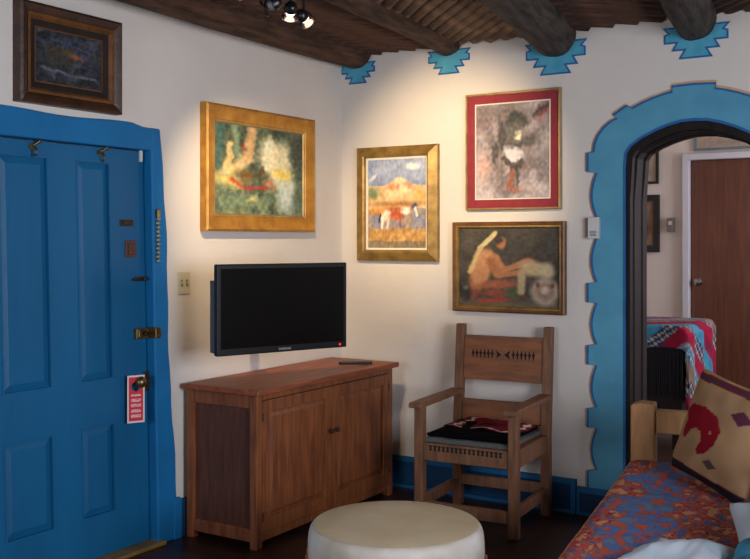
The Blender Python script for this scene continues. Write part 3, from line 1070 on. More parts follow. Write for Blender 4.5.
picture('framed_painting', 'wide dark painting of a seated figure bending over a hide, above the wooden armchair', 'back',
        (453, 565, 222, 221.5, 310.5, 315.5),
        [('frame', M_FRBR, [(0, 0), (0, 0.035), (0.008, 0.04), (0.022, 0.036), (0.022, 0.0)]),
         ('frame_band', M_GOLD2, [(0.022, 0.0), (0.022, 0.034), (0.03, 0.036), (0.038, 0.024), (0.038, 0.0)])],
        seated, 0.036, 0.018, 130)

# --- pictures in the far room
plain = painter(lambda u, v: mix((150, 130, 104), (110, 96, 84), fbm(u, v, 4, 41) + 0.5), [('e', 0.5, 0.4, 0.3, 0.2, 0, (92, 60, 44), 0.6)], 0.03, 12)
plain2 = painter(lambda u, v: mix((196, 176, 150), (170, 150, 130), fbm(u, v, 4, 43) + 0.5), [('e', 0.5, 0.3, 0.5, 0.2, 0, (150, 140, 128), 0.6)], 0.03, 13)
picture('framed_picture', 'black framed picture in the far room, upper of the two beside the arch', 'far', (634, 658, 149, 149, 184, 184),
        [('frame', M_BLACK, [(0, 0), (0, 0.025), (0.02, 0.025), (0.02, 0.0)])], plain2, 0.018, 0.012, 24)
picture('framed_picture', 'thick black framed picture in the far room, lower of the two beside the arch', 'far', (630, 659, 195, 195, 252, 252),
        [('frame', M_BLACK, [(0, 0), (0, 0.03), (0.05, 0.022), (0.05, 0.0)]), ('liner', M_FRBR, [(0.05, 0.0), (0.05, 0.024), (0.06, 0.022), (0.06, 0.0)])], plain, 0.055, 0.012, 24)
picture('framed_picture', 'wide picture in a thin blue grey frame above the brown door in the far room', 'far', (694, 780, 128, 126, 150.5, 147),
        [('frame', mat('frame_blue_grey', (104, 130, 140), 0.5), [(0, 0), (0, 0.02), (0.018, 0.02), (0.018, 0.0)])], plain2, 0.016, 0.012, 30)

# ------------------------------------------------------------------ vigas, rosettes, ceiling poles
VIG = [(0.125, 2.775, 0.120, M_LOG), (0.79, 2.757, 0.088, M_LOG), (1.48, 2.722, 0.126, M_LOGD), (2.27, 2.720, 0.112, M_LOGD), (3.0, 2.75, 0.12, M_LOG), (3.75, 2.75, 0.12, M_LOG)]
VL = ['dark round ceiling log running along the left wall',
      'round ceiling log carrying the spotlight track, second from the left wall',
      'thick dark ceiling log ending above the red matted print',
      'grey brown ceiling log ending above the turquoise arch',
      'ceiling log to the right of the arch', 'ceiling log nearer the right wall']
VA = [math.radians(q) for q in (3.0, 7.5, 10.0, 9.5, 9.5, 8.0)]
for k, (x, z, r, m) in enumerate(VIG):
    b = MB()
    seg, nn = 28, 70
    rings = []
    for j in range(nn + 1):
        y = -0.002 - j * 6.8 / nn
        cxo = 0.012 * math.sin(y * 1.3 + k) + 0.008 * math.sin(y * 3 + 2 * k)
        czo = 0.01 * math.sin(y * 1.1 + 2 * k)
        fade = min(1, j / 4)
        ring = []
        for i in range(seg):
            t = 2 * PI * i / seg
            rr_ = r * (1 + 0.05 * noise.noise(Vector((math.cos(t) * 1.4, math.sin(t) * 1.4, y * 1.2 + k * 9))) + 0.03 * noise.noise(Vector((math.cos(t) * 5, math.sin(t) * 5, y * 3 + k * 5))))
            ring.append(b.bm.verts.new((cxo * fade + rr_ * math.cos(t), y, czo * fade + rr_ * math.sin(t))))
        rings.append(ring)
    for A, B in zip(rings[:-1], rings[1:]):
        for i in range(seg):
            j = (i + 1) % seg
            b.bm.faces.new([A[i], A[j], B[j], B[i]])
    b.bm.faces.new(rings[0][::-1])
    b.bm.faces.new(rings[-1])
    o = b.build('ceiling_beam', m, smooth=True, loc=(x, -0.02, z), rot=(0, 0, VA[k]))
    tag(o, VL[k], 'ceiling beam', 'log beams of the ceiling')

ROS = [(357, 55, 0.9), (450, 52, 1.0), (557, 50, 1.25), (697, 33, 1.22)]
RL = ['small stepped turquoise rosette painted under the log in the room corner', 'stepped turquoise rosette under the second ceiling log',
      'stepped turquoise rosette above the red matted print', 'stepped turquoise rosette above the arch']
half = [(0.0, -0.135), (0.075, -0.135), (0.052, -0.088), (0.108, -0.088), (0.088, -0.045), (0.142, -0.045), (0.142, 0.005), (0.125, 0.012), (0.150, 0.045), (0.10, 0.045)]
for k, (px, py, s) in enumerate(ROS):
    x, z, r, m = VIG[k]
    sc = (0.92, 1.0, 1.27, 1.18)[k]
    zc = (2.56, 2.564, 2.4995, 2.517)[k] + 0.135 * sc * 0.82
    pts = [(a * sc, b * sc * 0.82) for a, b in half]
    pts = pts + [(-a, b) for a, b in pts[::-1] if a > 0.001]
    if k == 0:
        pts = [(max(a, -x + 0.001 - 0.0), b) for a, b in pts]
    root = thing('rosette', RL[k], 'wall ornament', (x, 0, zc), 0, 'rosettes below the ceiling logs')
    MB().prism(pts, lambda a, b, d: (a, d, b), -0.001, -0.007).build('outline', M_BLUE_LINE, root)
    ins = [(a * 0.90, b * 0.90 - 0.000) for a, b in pts]
    # face sits slightly proud and smaller, so the darker edge shows all round
    cz_ = -0.03 * sc
    ins = []
    n_ = len(pts)
    area2 = sum(pts[i][0] * pts[(i + 1) % n_][1] - pts[(i + 1) % n_][0] * pts[i][1] for i in range(n_))
    sg = 1 if area2 > 0 else -1
    for i in range(n_):
        p0, p1, p2 = Vector(pts[i - 1]), Vector(pts[i]), Vector(pts[(i + 1) % n_])
        e1, e2 = (p1 - p0), (p2 - p1)
        if e1.length < 1e-6 or e2.length < 1e-6:
            ins.append(tuple(p1))
            continue
        e1.normalize()
        e2.normalize()
        n1 = Vector((-e1.y, e1.x)) * sg
        n2 = Vector((-e2.y, e2.x)) * sg
        bs = n1 + n2
        if bs.length < 1e-3:
            bs = n1
        bs = bs.normalized() / max(0.45, bs.normalized().dot(n1))
        q = p1 + bs * 0.009
        ins.append((q.x, q.y))
    MB().prism(ins, lambda a, b, d: (a, d, b), -0.005, -0.010).build('face', M_ROSE, root)

# poles between the beams
def pole_between(ka, kb, dirx, m, label, group, y_from, y_to, step, zc=2.768):
    """poles laid diagonally, direction (1, dirx) across the bay"""
    y = y_from
    while y > y_to:
        r = 0.040 + 0.005 * random.random()
        ta, tb_ = math.tan(VA[ka]), math.tan(VA[kb])
        xa = VIG[ka][0] - ta * y + 0.04
        wdt = (VIG[kb][0] - 0.04 - tb_ * y - xa) / (1 + tb_ * dirx)
        xb = xa + wdt
        y0, y1 = y, y + dirx * wdt
        pa, pb = Vector((xa, y0, zc)), Vector((xb, y1, zc + 0.004 * random.uniform(-1, 1)))
        # trim at the back wall
        if max(y0, y1) > -0.006:
            lim = -0.006
            hi, lo = (pa, pb) if y0 > y1 else (pb, pa)
            q = (lim - lo.y) / (hi.y - lo.y)
            if q < 0.04:
                y -= step
                continue
            hi2 = lo + (hi - lo) * q
            if y0 > y1:
                pa = hi2
            else:
                pb = hi2
        mid_ = pa.lerp(pb, 0.5) + Vector((0, 0, 0.003 * random.uniform(-1, 1)))
        r1 = r * random.uniform(0.92, 1.0)
        o = MB().path([pa - pa, pa.lerp(pb, 0.25) - pa, mid_ - pa, pa.lerp(pb, 0.75) - pa, pb - pa], [r, r * .98, (r + r1) / 2, r1, r1], 9).build('ceiling_pole', m, smooth=True, loc=pa)
        tag(o, label, 'ceiling pole', group)
        y -= step


pole_between(0, 1, 1.0, M_POLER, 'reddish thin pole laid across the ceiling between the corner log and the track log', 'ceiling poles of the corner bay', -0.02, -2.6, 0.118)
pole_between(1, 2, -1.0, M_POLE, 'brown peeled pole laid diagonally between the second and third ceiling logs', 'ceiling poles of the second bay', 0.62, -2.2, 0.118)
pole_between(2, 3, 1.0, M_POLER, 'dark thin pole laid across the ceiling between the third and fourth logs', 'ceiling poles of the third bay', -0.02, -2.4, 0.118)
pole_between(3, 4, -1.0, M_POLER, 'dark thin pole laid across the ceiling right of the fourth log', 'ceiling poles of the fourth bay', 0.62, -1.6, 0.118)

# ------------------------------------------------------------------ spotlight track
M_HOT = glowmat('bulb_glow', (255, 206, 186), 2.2)
trk = thing('spotlight_track', 'black track on the second ceiling log that carries the spotlights', 'light track', (1.065, -2.06, 2.655), math.radians(7.5))
MB().box(-0.018, 0.018, -0.42, 0.26, -0.012, 0.03).build('rail', M_BLACK, trk, 0.003)
MB().box(-0.04, 0.04, 0.0, 0.1, -0.018, 0.03).build('feed_box', M_BLACK, trk, 0.006)


def spot_light(name, label, loc, target, lit, power, spread, col=(1.0, 0.78, 0.52)):
    loc = Vector(loc)
    root = thing(name, label, 'spotlight', loc, 0, 'spotlights on the ceiling track')
    d = (Vector(target) - loc).normalized()
    q = d.to_track_quat('-Z', 'Y').to_matrix().to_4x4()
    MB().tube((0, 0, 0.116), (0, 0, 0.03), 0.006).path([(0, 0, 0.03), (0.03, 0, 0.02), (0.034, 0, -0.01)], 0.004).path([(0, 0, 0.03), (-0.03, 0, 0.02), (-0.034, 0, -0.01)], 0.004).build('yoke', M_BLACK, root)
    h = MB().lathe([(0.012, 0.045), (0.02, 0.042), (0.027, 0.03), (0.03, 0.01), (0.026, 0.01), (0.022, 0.022), (0.01, 0.03)], 20, q)
    h.build('lamp_head', M_BLACK, root, smooth=True)
    MB().lathe([(0.030, -0.036), (0.036, -0.036), (0.036, -0.028), (0.030, -0.028)], 20, q).build('front_ring', M_STEEL if lit else M_BLACK, root)
    MB().lathe([(0.006, 0.03), (0.018, 0.018), (0.023, 0.0), (0.018, -0.014), (0.004, -0.022)], 14, q).build('bulb', M_HOT if lit else M_GREYP, root, smooth=True)
    if power:
        ld = bpy.data.lights.new(name + '_light', 'SPOT')
        ld.energy = power
        ld.color = col
        ld.spot_size = math.radians(spread)
        ld.spot_blend = 0.9
        ld.shadow_soft_size = 0.03
        lo = bpy.data.objects.new(name + '_light', ld)
        COL.objects.link(lo)
        lo.parent = root
        lo.matrix_local = Matrix.Translation(d * 0.05) @ q
    return root


TC = (1.0, 0.75, 0.44)
spot_light('spotlight', 'dark spotlight head turned away, leftmost on the ceiling track', (1.089, -2.13, 2.52), (0.0, -2.7, 1.9), False, 0, 60)
spot_light('spotlight', 'lit spotlight aimed at the forest painting, middle of the track', (1.06, -1.96, 2.53), (0.0, -0.78, 1.46), True, 56, 62, TC)
spot_light('spotlight', 'lit spotlight aimed at the back wall, nearest the corner on the track', (1.05, -1.85, 2.525), (0.80, 0.0, 1.95), True, 92, 52, TC)
spot_light('spotlight', 'spotlight at the far end of the track, out of the picture', (1.11, -2.35, 2.54), (0.0, -1.5, 2.15), True, 1.3, 80, TC)

# ------------------------------------------------------------------ cabinet
CB = (0.035, -1.502)
cab = thing('cabinet', 'brown oak two door cabinet standing against the left wall below the television', 'cabinet', (CB[0], CB[1], 0))
D_, W_, H_ = 0.47, 1.305, 0.805
MB().box(0, D_ + 0.03, -0.03, W_ + 0.03, H_ - 0.03, H_).build('top', M_OAKTOP, cab, 0.006)
t = 0.046
for x0, x1 in ((0, t), (D_ - t, D_)):
    for y0, y1 in ((0, t), (W_ - t, W_)):
        MB().box(x0, x1, y0, y1, 0, H_ - 0.03).build('corner_post', M_OAK, cab, 0.003)
s = MB()
for y0, y1 in ((0.006, 0.03), (W_ - 0.03, W_ - 0.006)):
    s.box(t, D_ - t, y0, y1, 0.035, 0.10).box(t, D_ - t, y0, y1, H_ - 0.10, H_ - 0.03)
s.box(D_ - 0.03, D_ - 0.004, t, W_ - t, H_ - 0.062, H_ - 0.03).box(D_ - 0.03, D_ - 0.004, t, W_ - t, 0.035, 0.075)
s.box(0.0, 0.015, t, W_ - t, 0.07, H_ - 0.03).box(0.015, D_ - 0.03, 0.03, W_ - 0.03, 0.08, 0.10)
s.build('rails', M_OAK, cab, 0.002)
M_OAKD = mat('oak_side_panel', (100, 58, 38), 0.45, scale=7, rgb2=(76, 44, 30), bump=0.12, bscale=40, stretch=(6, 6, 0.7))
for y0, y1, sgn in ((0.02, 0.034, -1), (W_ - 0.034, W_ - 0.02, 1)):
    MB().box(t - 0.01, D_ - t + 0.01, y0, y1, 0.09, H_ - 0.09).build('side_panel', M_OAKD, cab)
gap = 0.003
dw = (W_ - 2 * t) / 2
for k in range(2):
    y0 = t + k * dw + gap / 2
    y1 = y0 + dw - gap
    z0, z1 = 0.078, H_ - 0.065
    st = 0.055
    dmb = MB()
    dmb.box(D_ - 0.02, D_ + 0.002, y0, y0 + st, z0, z1).box(D_ - 0.02, D_ + 0.002, y1 - st, y1, z0, z1)
    dmb.box(D_ - 0.02, D_ + 0.002, y0 + st, y1 - st, z0, z0 + 0.07).box(D_ - 0.02, D_ + 0.002, y0 + st, y1 - st, z1 - 0.06, z1)
    dd = dmb.build('door', M_OAK, cab, 0.002)
    p = MB()
    a0, a1, b0, b1 = y0 + st - 0.002, y1 - st + 0.002, z0 + 0.068, z1 - 0.058
    p.box(D_ - 0.018, D_ - 0.012, a0, a1, b0, b1)
    ee = 0.03
    p.hexa([(D_ - 0.012, a0 + 0.01, b0 + 0.01), (D_ - 0.012, a1 - 0.01, b0 + 0.01), (D_ - 0.012, a1 - 0.01, b1 - 0.01), (D_ - 0.012, a0 + 0.01, b1 - 0.01),
            (D_ - 0.003, a0 + ee, b0 + ee), (D_ - 0.003, a1 - ee, b0 + ee), (D_ - 0.003, a1 - ee, b1 - ee), (D_ - 0.003, a0 + ee, b1 - ee)])
    p.build('door_panel', M_OAK, dd)
    ky = y1 - 0.027 if k == 0 else y0 + 0.027
    MB().lathe([(0.007, 0), (0.007, 0.012), (0.014, 0.02), (0.013, 0.03), (0.004, 0.034)], 16,
               Matrix.Translation((D_ + 0.002, ky, 0.50)) @ Matrix.Rotation(PI / 2, 4, 'Y')).build('knob', M_FRDARK, dd, smooth=True)
    for hz in (z0 + 0.08, z1 - 0.08):
        hy = y0 - 0.002 if k == 0 else y1 + 0.002
        MB().tube((D_ + 0.004, hy, hz - 0.022), (D_ + 0.004, hy, hz + 0.022), 0.0045, seg=8).build('hinge', M_BRASSD, dd)

# remote control
rc = thing('remote_control', 'black remote control lying on the right end of the oak cabinet', 'remote control', (0.36, -0.39, H_), math.radians(32 + 5))
MB().box(-0.10, 0.10, -0.023, 0.023, 0, 0.017).build('case', M_BLACK, rc, 0.005)
k = MB()
for i in range(8):
    for j in range(3):
        k.box(-0.075 + i * 0.017, -0.065 + i * 0.017, -0.016 + j * 0.012, -0.009 + j * 0.012, 0.0165, 0.019)
k.build('buttons', M_GREYP, rc, 0.0)

# ------------------------------------------------------------------ television
A = Vector((0.397, -1.676, 0))
B = Vector((0.678, -0.956, 0))
ctr = (A + B) / 2
dv = (B - A)
TW = dv.length
ang = math.atan2(dv.y, dv.x)          # local +x runs left to right on the screen
TH = 0.452
tv = thing('television', 'black flat screen television on a wall arm above the oak cabinet', 'television', (ctr.x, ctr.y, 1.204), ang)
MB().box(-TW / 2, TW / 2, -0.0, 0.035, -TH / 2, TH / 2).build('case', M_BLACK, tv, 0.006)
MB().box(-TW / 2 + 0.022, TW / 2 - 0.022, -0.003, 0.001, -TH / 2 + 0.034, TH / 2 - 0.022).build('screen', M_SCREEN, tv)
MB().hexa([(-TW / 2 + 0.004, 0.035, -TH / 2 + 0.012), (TW / 2 - 0.05, 0.035, -TH / 2 + 0.012), (TW / 2 - 0.05, 0.035, TH / 2 - 0.08), (-TW / 2 + 0.004, 0.035, TH / 2 - 0.08),
           (-TW / 2 + 0.006, 0.085, -TH / 2 + 0.014), (TW / 2 - 0.1, 0.085, -TH / 2 + 0.05), (TW / 2 - 0.1, 0.085, TH / 2 - 0.12), (-TW / 2 + 0.006, 0.085, TH / 2 - 0.082)]).build('rear_housing', M_GREYP, tv)
# arm from the rear of the set to the left wall (local frame of the set)
inv = tv.matrix_basis.inverted() if False else (Matrix.Translation(tv.location) @ Matrix.Rotation(ang, 4, 'Z')).inverted()
pl_w = inv @ Vector((0.035, -1.02, 1.204))
elb = inv @ Vector((0.22, -1.12, 1.204))
back = Vector((0.0, 0.09, 0))
m = MB()
m.path([back, elb], 0.018, 8).path([elb, pl_w], 0.018, 8).tube(elb + Vector((0, 0, -0.04)), elb + Vector((0, 0, 0.04)), 0.024)
m.box(-0.1, 0.1, 0.073, 0.088, -0.1, 0.1)
m.build('wall_arm', M_GREYP, tv)
Mw = inv @ Matrix.Translation((0.003, -1.02, 1.204))
MB().box(0.001, 0.014, -0.06, 0.06, -0.12, 0.12, Mw).build('wall_plate', M_GREYP, tv)
MB().tube((TW / 2 - 0.045, -0.002, -TH / 2 + 0.017), (TW / 2 - 0.045, 0.002, -TH / 2 + 0.017), 0.005, seg=10).build('standby_light', glowmat('red_led', (255, 30, 40), 1.4), tv)
tcv = bpy.data.curves.new('logo', 'FONT')
tcv.body = 'SAMSUNG'
tcv.size = 0.016
tcv.align_x = 'CENTER'
tcv.align_y = 'CENTER'
tcv.extrude = 0.0004
tcv.materials.append(mat('logo_silver', (190, 192, 198), 0.4, bump=0))
lg = bpy.data.objects.new('logo', tcv)
COL.objects.link(lg)
lg.parent = tv
lg.location = (0, -0.0015, -TH / 2 + 0.016)
lg.rotation_euler = (PI / 2, 0, 0)
bpy.context.view_layer.update()
lme = bpy.data.meshes.new_from_object(lg.evaluated_get(bpy.context.evaluated_depsgraph_get()))
lg2 = bpy.data.objects.new('logo', lme)
COL.objects.link(lg2)
lg2.parent = tv
lg2.location = lg.location
lg2.rotation_euler = lg.rotation_euler
bpy.data.objects.remove(lg)
lg2.name = 'logo'

# ------------------------------------------------------------------ wooden armchair
ch = thing('armchair', 'carved wooden armchair with a black cushion standing against the back wall', 'armchair', (1.222, -0.40, 0), math.radians(4))
cwd, cdp = 0.59, 0.57     # outer sizes
lw = 0.052
xL, xR = -cwd / 2, cwd / 2
yF_, yB = -cdp / 2, cdp / 2
for x0 in (xL, xR - lw):
    MB().box(x0, x0 + lw, yF_, yF_ + lw, 0, 0.645).build('leg', M_CHAIR, ch, 0.005)
    # rear post, kinks backwards above the seat
    p = MB()
    for za, zb_, oa, ob in ((0, 0.45, 0, 0), (0.45, 1.055, 0, 0.055)):
        p.hexa([(x0, yB - lw + oa, za), (x0 + lw, yB - lw + oa, za), (x0 + lw, yB + oa, za), (x0, yB + oa, za),
                (x0, yB - lw + ob, zb_), (x0 + lw, yB - lw + ob, zb_), (x0 + lw, yB + ob - 0.008 * (ob > 0), zb_ + 0.0), (x0, yB + ob - 0.008 * (ob > 0), zb_)])
    bmesh.ops.remove_doubles(p.bm, verts=p.bm.verts[:], dist=0.0005)
    p.build('leg', M_CHAIR, ch, 0.004)
for sgn, x0 in ((-1, xL), (1, xR - lw)):
    a = MB()
    xa, xb = x0 - 0.012, x0 + lw + 0.012
    pts = [(yF_ - 0.045, 0.645), (yB - lw + 0.025, 0.655), (yB - lw + 0.025, 0.682), (yF_ - 0.03, 0.675), (yF_ - 0.045, 0.668)]
    a.prism(pts, lambda q, r_, d: (d, q, r_), xa, xb)
    a.build('armrest', M_CHAIR, ch, 0.006)
MB().box(xL + lw, xR - lw, yF_ + 0.012, yF_ + 0.04, 0.36, 0.455).build('front_rail', M_CHAIR, ch, 0.003)
for x0 in (xL + 0.012, xR - 0.04):
    MB().box(x0, x0 + 0.028, yF_ + lw, yB - lw, 0.36, 0.455).build('side_rail', M_CHAIR, ch, 0.003)
    MB().box(x0, x0 + 0.028, yF_ + lw, yB - lw, 0.10, 0.16).build('stretcher', M_CHAIR, ch, 0.003)
MB().box(xL + lw, xR - lw, yB - 0.045, yB - 0.017, 0.36, 0.455).build('rear_rail', M_CHAIR, ch, 0.003)
MB().box(xL + lw, xR - lw, yF_ + 0.016, yF_ + 0.042, 0.075, 0.14).build('stretcher', M_CHAIR, ch, 0.003)
MB().box(xL + lw, xR - lw, yB - 0.045, yB - 0.017, 0.12, 0.18).build('stretcher', M_CHAIR, ch, 0.003)
MB().box(xL + lw, xR - lw, yF_ + 0.03, yB - 0.03, 0.435, 0.452).build('seat', M_CHAIRB, ch)


def lean_y(z):
    return 0.055 * (z - 0.45) / 0.605


for z0, z1, nm in ((0.735, 0.99, 'backrest_panel'), (0.50, 0.62, 'lower_back_slat')):
    o0, o1 = lean_y(z0), lean_y(z1)
    ya, yb = yB - lw + 0.014, yB - lw + 0.036
    bp = MB().hexa([(xL + lw, ya + o0, z0), (xR - lw, ya + o0, z0), (xR - lw, yb + o0, z0), (xL + lw, yb + o0, z0),
                    (xL + lw, ya + o1, z1), (xR - lw, ya + o1, z1), (xR - lw, yb + o1, z1), (xL + lw, yb + o1, z1)]).build(nm, M_CHAIRB, ch, 0.003)
    if nm == 'backrest_panel':
        c = MB()
        zc = 0.885
        of = lean_y(zc)
        yv = ya + of
        xs = [-0.185 + i * 0.024 for i in range(6)] + [0.065 + i * 0.024 for i in range(6)]
        for x_ in xs:
            # little carved arrow: lozenge above and below a bar
            for dz, hh in ((0.0, 0.034), ):
                c.prism([(x_ - 0.006, zc), (x_, zc - hh / 1.2), (x_ + 0.006, zc), (x_, zc + hh / 1.2)], lambda a, b, d: (a, d, b), yv - 0.003, yv + 0.006)
                c.prism([(x_ - 0.011, zc + 0.006), (x_, zc - 0.006), (x_ + 0.011, zc + 0.006), (x_, zc + 0.014)], lambda a, b, d: (a, d, b), yv - 0.0035, yv + 0.006)
        c.prism([(-0.042, zc + 0.022), (-0.01, zc), (-0.042, zc - 0.022), (-0.034, zc)], lambda a, b, d: (a, d, b), yv - 0.003, yv + 0.006)
        c.prism([(0.046, zc + 0.026), (0.008, zc), (0.046, zc - 0.026), (0.034, zc)], lambda a, b, d: (a, d, b), yv - 0.003, yv + 0.006)
        c.build('carving', M_CARVE, bp)
# carved row on the front rail
c = MB()
for i in range(17):
    x_ = -0.2 + i * 0.025
    c.prism([(x_ - 0.011, 0.444), (x_ + 0.011, 0.444), (x_ + 0.004, 0.43), (x_ + 0.008, 0.42), (x_, 0.413), (x_ - 0.008, 0.42), (x_ - 0.004, 0.43)], lambda a, b, d: (a, d, b), yF_ + 0.0105, yF_ + 0.016)
c.build('carving', M_CARVE, ch)


def soft_box(name, w, d, h, m, parent=None, loc=(0, 0, 0), rz=0, n=26, sag=0.0, colf=None, pw=2.6, edge=0.25, rot=None):
    """pillow like solid: full in the middle, thin at the edges"""
    bm = MB()
    top, bot = {}, {}
    for j in range(n + 1):
        for i in range(n + 1):
            u, v = i / n * 2 - 1, j / n * 2 - 1
            prof = ((1 - abs(u) ** pw) * (1 - abs(v) ** pw)) ** 0.5
            hh = h / 2 * (edge + (1 - edge) * prof)
            # corners poke out a little, sides pull in
            kx = 1 - 0.04 * (1 - v * v) * 0 - 0.035 * (1 - abs(v) ** 2)
            ky = 1 - 0.035 * (1 - abs(u) ** 2)
            wv = 0.006 * noise.noise(Vector((u * 2.1, v * 2.1, w * 9)))
            x_, y_ = u * w / 2 * kx, v * d / 2 * ky
            top[i, j] = bm.bm.verts.new((x_, y_, h / 2 + hh + wv))
            bot[i, j] = bm.bm.verts.new((x_, y_, h / 2 - hh + wv * 0.3))
    for j in range(n):
        for i in range(n):
            bm.bm.faces.new([top[i, j], top[i + 1, j], top[i + 1, j + 1], top[i, j + 1]])
            bm.bm.faces.new([bot[i, j], bot[i, j + 1], bot[i + 1, j + 1], bot[i + 1, j]])
    for i in range(n):
        bm.bm.faces.new([bot[i, 0], bot[i + 1, 0], top[i + 1, 0], top[i, 0]])
        bm.bm.faces.new([bot[i + 1, n], bot[i, n], top[i, n], top[i + 1, n]])
        bm.bm.faces.new([bot[0, i + 1], bot[0, i], top[0, i], top[0, i + 1]])
        bm.bm.faces.new([bot[n, i], bot[n, i + 1], top[n, i + 1], top[n, i]])
    o = bm.build(name, m, parent, loc=loc, rot=rot if rot else (0, 0, rz), smooth=True, angle=60)
    if colf:
        me = o.data
        ca = me.color_attributes.new('Col', 'FLOAT_COLOR', 'POINT')
        fl = []
        for v in me.vertices:
            fl += [*lin(colf(v.co.x / w + .5, v.co.y / d + .5, v.co.z > h / 2)), 1]
        ca.data.foreach_set('color', fl)
    return o


M_CUSH = mat('cushion_black', (10, 10, 12), 0.9, scale=60, var=0.2, bump=0.4, bscale=120, spec=0.05)
M_CUSHG = mat('cushion_grey_side', (92, 92, 90), 0.9, scale=60, var=0.1, bump=0.3, bscale=120)
Mch = Matrix.Translation(ch.location) @ Matrix.Rotation(math.radians(4), 4, 'Z')
cu = thing('seat_cushion', 'flat black seat cushion with a grey border lying on the armchair', 'cushion', Mch @ Vector((0, -0.015, 0.453)), math.radians(4))
soft_box('cushion_top', 0.47, 0.46, 0.05, M_CUSH, cu, (0, 0, 0.018), pw=5, edge=0.3)
soft_box('border', 0.49, 0.48, 0.03, M_CUSHG, cu, (0, 0, 0.0), pw=9, edge=0.75)


def kilim(u, v):
    # dark red field with a cream stepped line along the edges
    e_ = min(u, 1 - u, v, 1 - v)
    zig = 0.07 + 0.06 * (abs(((u + v) * 5) % 1 - 0.5) * 2)
    if e_ < 0.02:
        return (30, 16, 20)
    if abs(e_ - zig) < 0.028:
        return (226, 206, 196)
    c_ = (116, 22, 38)
    if abs(u - .5) < .16 and abs(v - .5) < .16:
        c_ = (60, 14, 26)
    return mix(c_, (150, 40, 52), nz(u, v, 14, 5) * 0.6)


Mk = Mch @ Vector((0.035, 0.03, 0.5155))
kl = grid_mesh('folded_cloth', 50, 50,
               lambda u, v: ((u - .5) * 0.44, (v - .5) * 0.31, 0.006 + 0.013 * math.exp(-((u - 0.62) ** 2) / 0.02) * (1 - v * 0.5) + 0.012 * math.exp(-((v - 0.85) ** 2) / 0.02) + 0.003 * math.sin(u * 15 + v * 4)),
               kilim, M_CLOTH, loc=Mk, rot=(0, 0, math.radians(-6)), thick=0.006)
tag(kl, 'small dark red woven cloth with a cream zigzag line lying on the black cushion', 'cloth')

# ------------------------------------------------------------------ drum table
dd_ = 3.86
# centre from the pixel of the top ellipse centre
a_ = (396 - 375) / F
DX, DYc = CX + (-math.sin(YAW) + a_ * math.cos(YAW)) * dd_, CY + (math.cos(YAW) + a_ * math.sin(YAW)) * dd_
dr = thing('drum_table', 'round drum table with a cream hide top in front of the cabinet', 'drum table', (DX, DYc, 0))
R_ = 0.330
MB().lathe([(0.30, 0.0), (0.315, 0.01), (0.335, 0.1), (0.34, 0.2), (0.338, 0.3), (0.33, 0.38), (0.325, 0.41), (0.30, 0.415)], 64).build('shell', M_LOG, dr, smooth=True)
b = MB()
seg = 96
prof = [(0.333, 0.30), (0.3405, 0.302), (0.3435, 0.34), (0.343, 0.385), (0.340, 0.415), (0.334, 0.435), (0.326, 0.4455), (0.316, 0.449)]
b.lathe(prof, seg)
for v in b.bm.verts:
    if v.co.z < 0.33:
        t_ = math.atan2(v.co.y, v.co.x)
        v.co.z += 0.03 * math.cos(t_ * 14)
b.build('hide_side', M_HIDEW, dr, smooth=True)
b = MB().lathe([(0.318, 0.4482), (0.322, 0.4488), (0.318, 0.4502), (0.2, 0.4515), (0.05, 0.452)], 96)
b.build('hide_top', M_HIDE, dr, smooth=True)
b = MB()
for i in range(28):
    t0, t1 = 2 * PI * i / 28, 2 * PI * (i + 0.5) / 28
    t2 = 2 * PI * (i + 1) / 28
    b.path([(0.349 * math.cos(t0), 0.349 * math.sin(t0), 0.335), (0.346 * math.cos(t1), 0.346 * math.sin(t1), 0.06), (0.349 * math.cos(t2), 0.349 * math.sin(t2), 0.335)], 0.005, 6)
b.build('lacing', M_ROPE, dr, smooth=True)

# ------------------------------------------------------------------ daybed
BA = math.radians(9.2)
bed = thing('daybed', 'pine daybed with a woven orange and blue seat cover in front of the arch', 'daybed', (2.085, -0.50, 0), BA)
# local +x across the seat, local -y along its length
BWD, BLN = 0.80, 2.3
SZ = 0.40
MB().prism([(0, 0), (0.115, 0), (0.115, 0.745), (0.045, 0.75), (0.0, 0.735)], lambda a, b_, d: (a, d, b_), -0.06, 0.05).build('post', M_PINE, bed, 0.008)
MB().box(BWD - 0.02, BWD + 0.095, -0.06, 0.05, 0, 0.80).build('post', M_PINE, bed, 0.008)
MB().box(0.0, 0.115, -BLN - 0.05, -BLN + 0.06, 0, 0.42).build('post', M_PINE, bed, 0.008)
MB().box(BWD - 0.02, BWD + 0.095, -BLN - 0.05, -BLN + 0.06, 0, 0.80).build('post', M_PINE, bed, 0.008)
MB().box(0.115, BWD - 0.02, -0.035, 0.025, 0.60, 0.715).build('arm_rail', M_PINE, bed, 0.008)
MB().box(0.115, BWD - 0.02, -0.035, 0.025, 0.30, 0.42).build('end_rail', M_PINE, bed, 0.006)
MB().box(0.115, BWD - 0.02, -BLN - 0.025, -BLN + 0.035, 0.30, 0.42).build('end_rail', M_PINE, bed, 0.006)
MB().box(0.02, 0.06, -BLN + 0.06, -0.06, 0.22, 0.36).build('side_rail', M_PINE, bed, 0.006)
MB().box(BWD + 0.02, BWD + 0.06, -BLN + 0.06, -0.06, 0.22, 0.36).build('side_rail', M_PINE, bed, 0.006)
MB().box(BWD + 0.02, BWD + 0.06, -BLN + 0.06, -0.06, 0.66, 0.78).build('back_rail', M_PINE, bed, 0.006)
MB().box(BWD + 0.02, BWD + 0.06, -BLN + 0.06, -0.06, 0.50, 0.58).build('back_rail', M_PINE, bed, 0.006)
MB().box(0.06, BWD + 0.02, -BLN + 0.06, -0.06, 0.32, 0.345).build('slat_deck', M_PINE, bed)


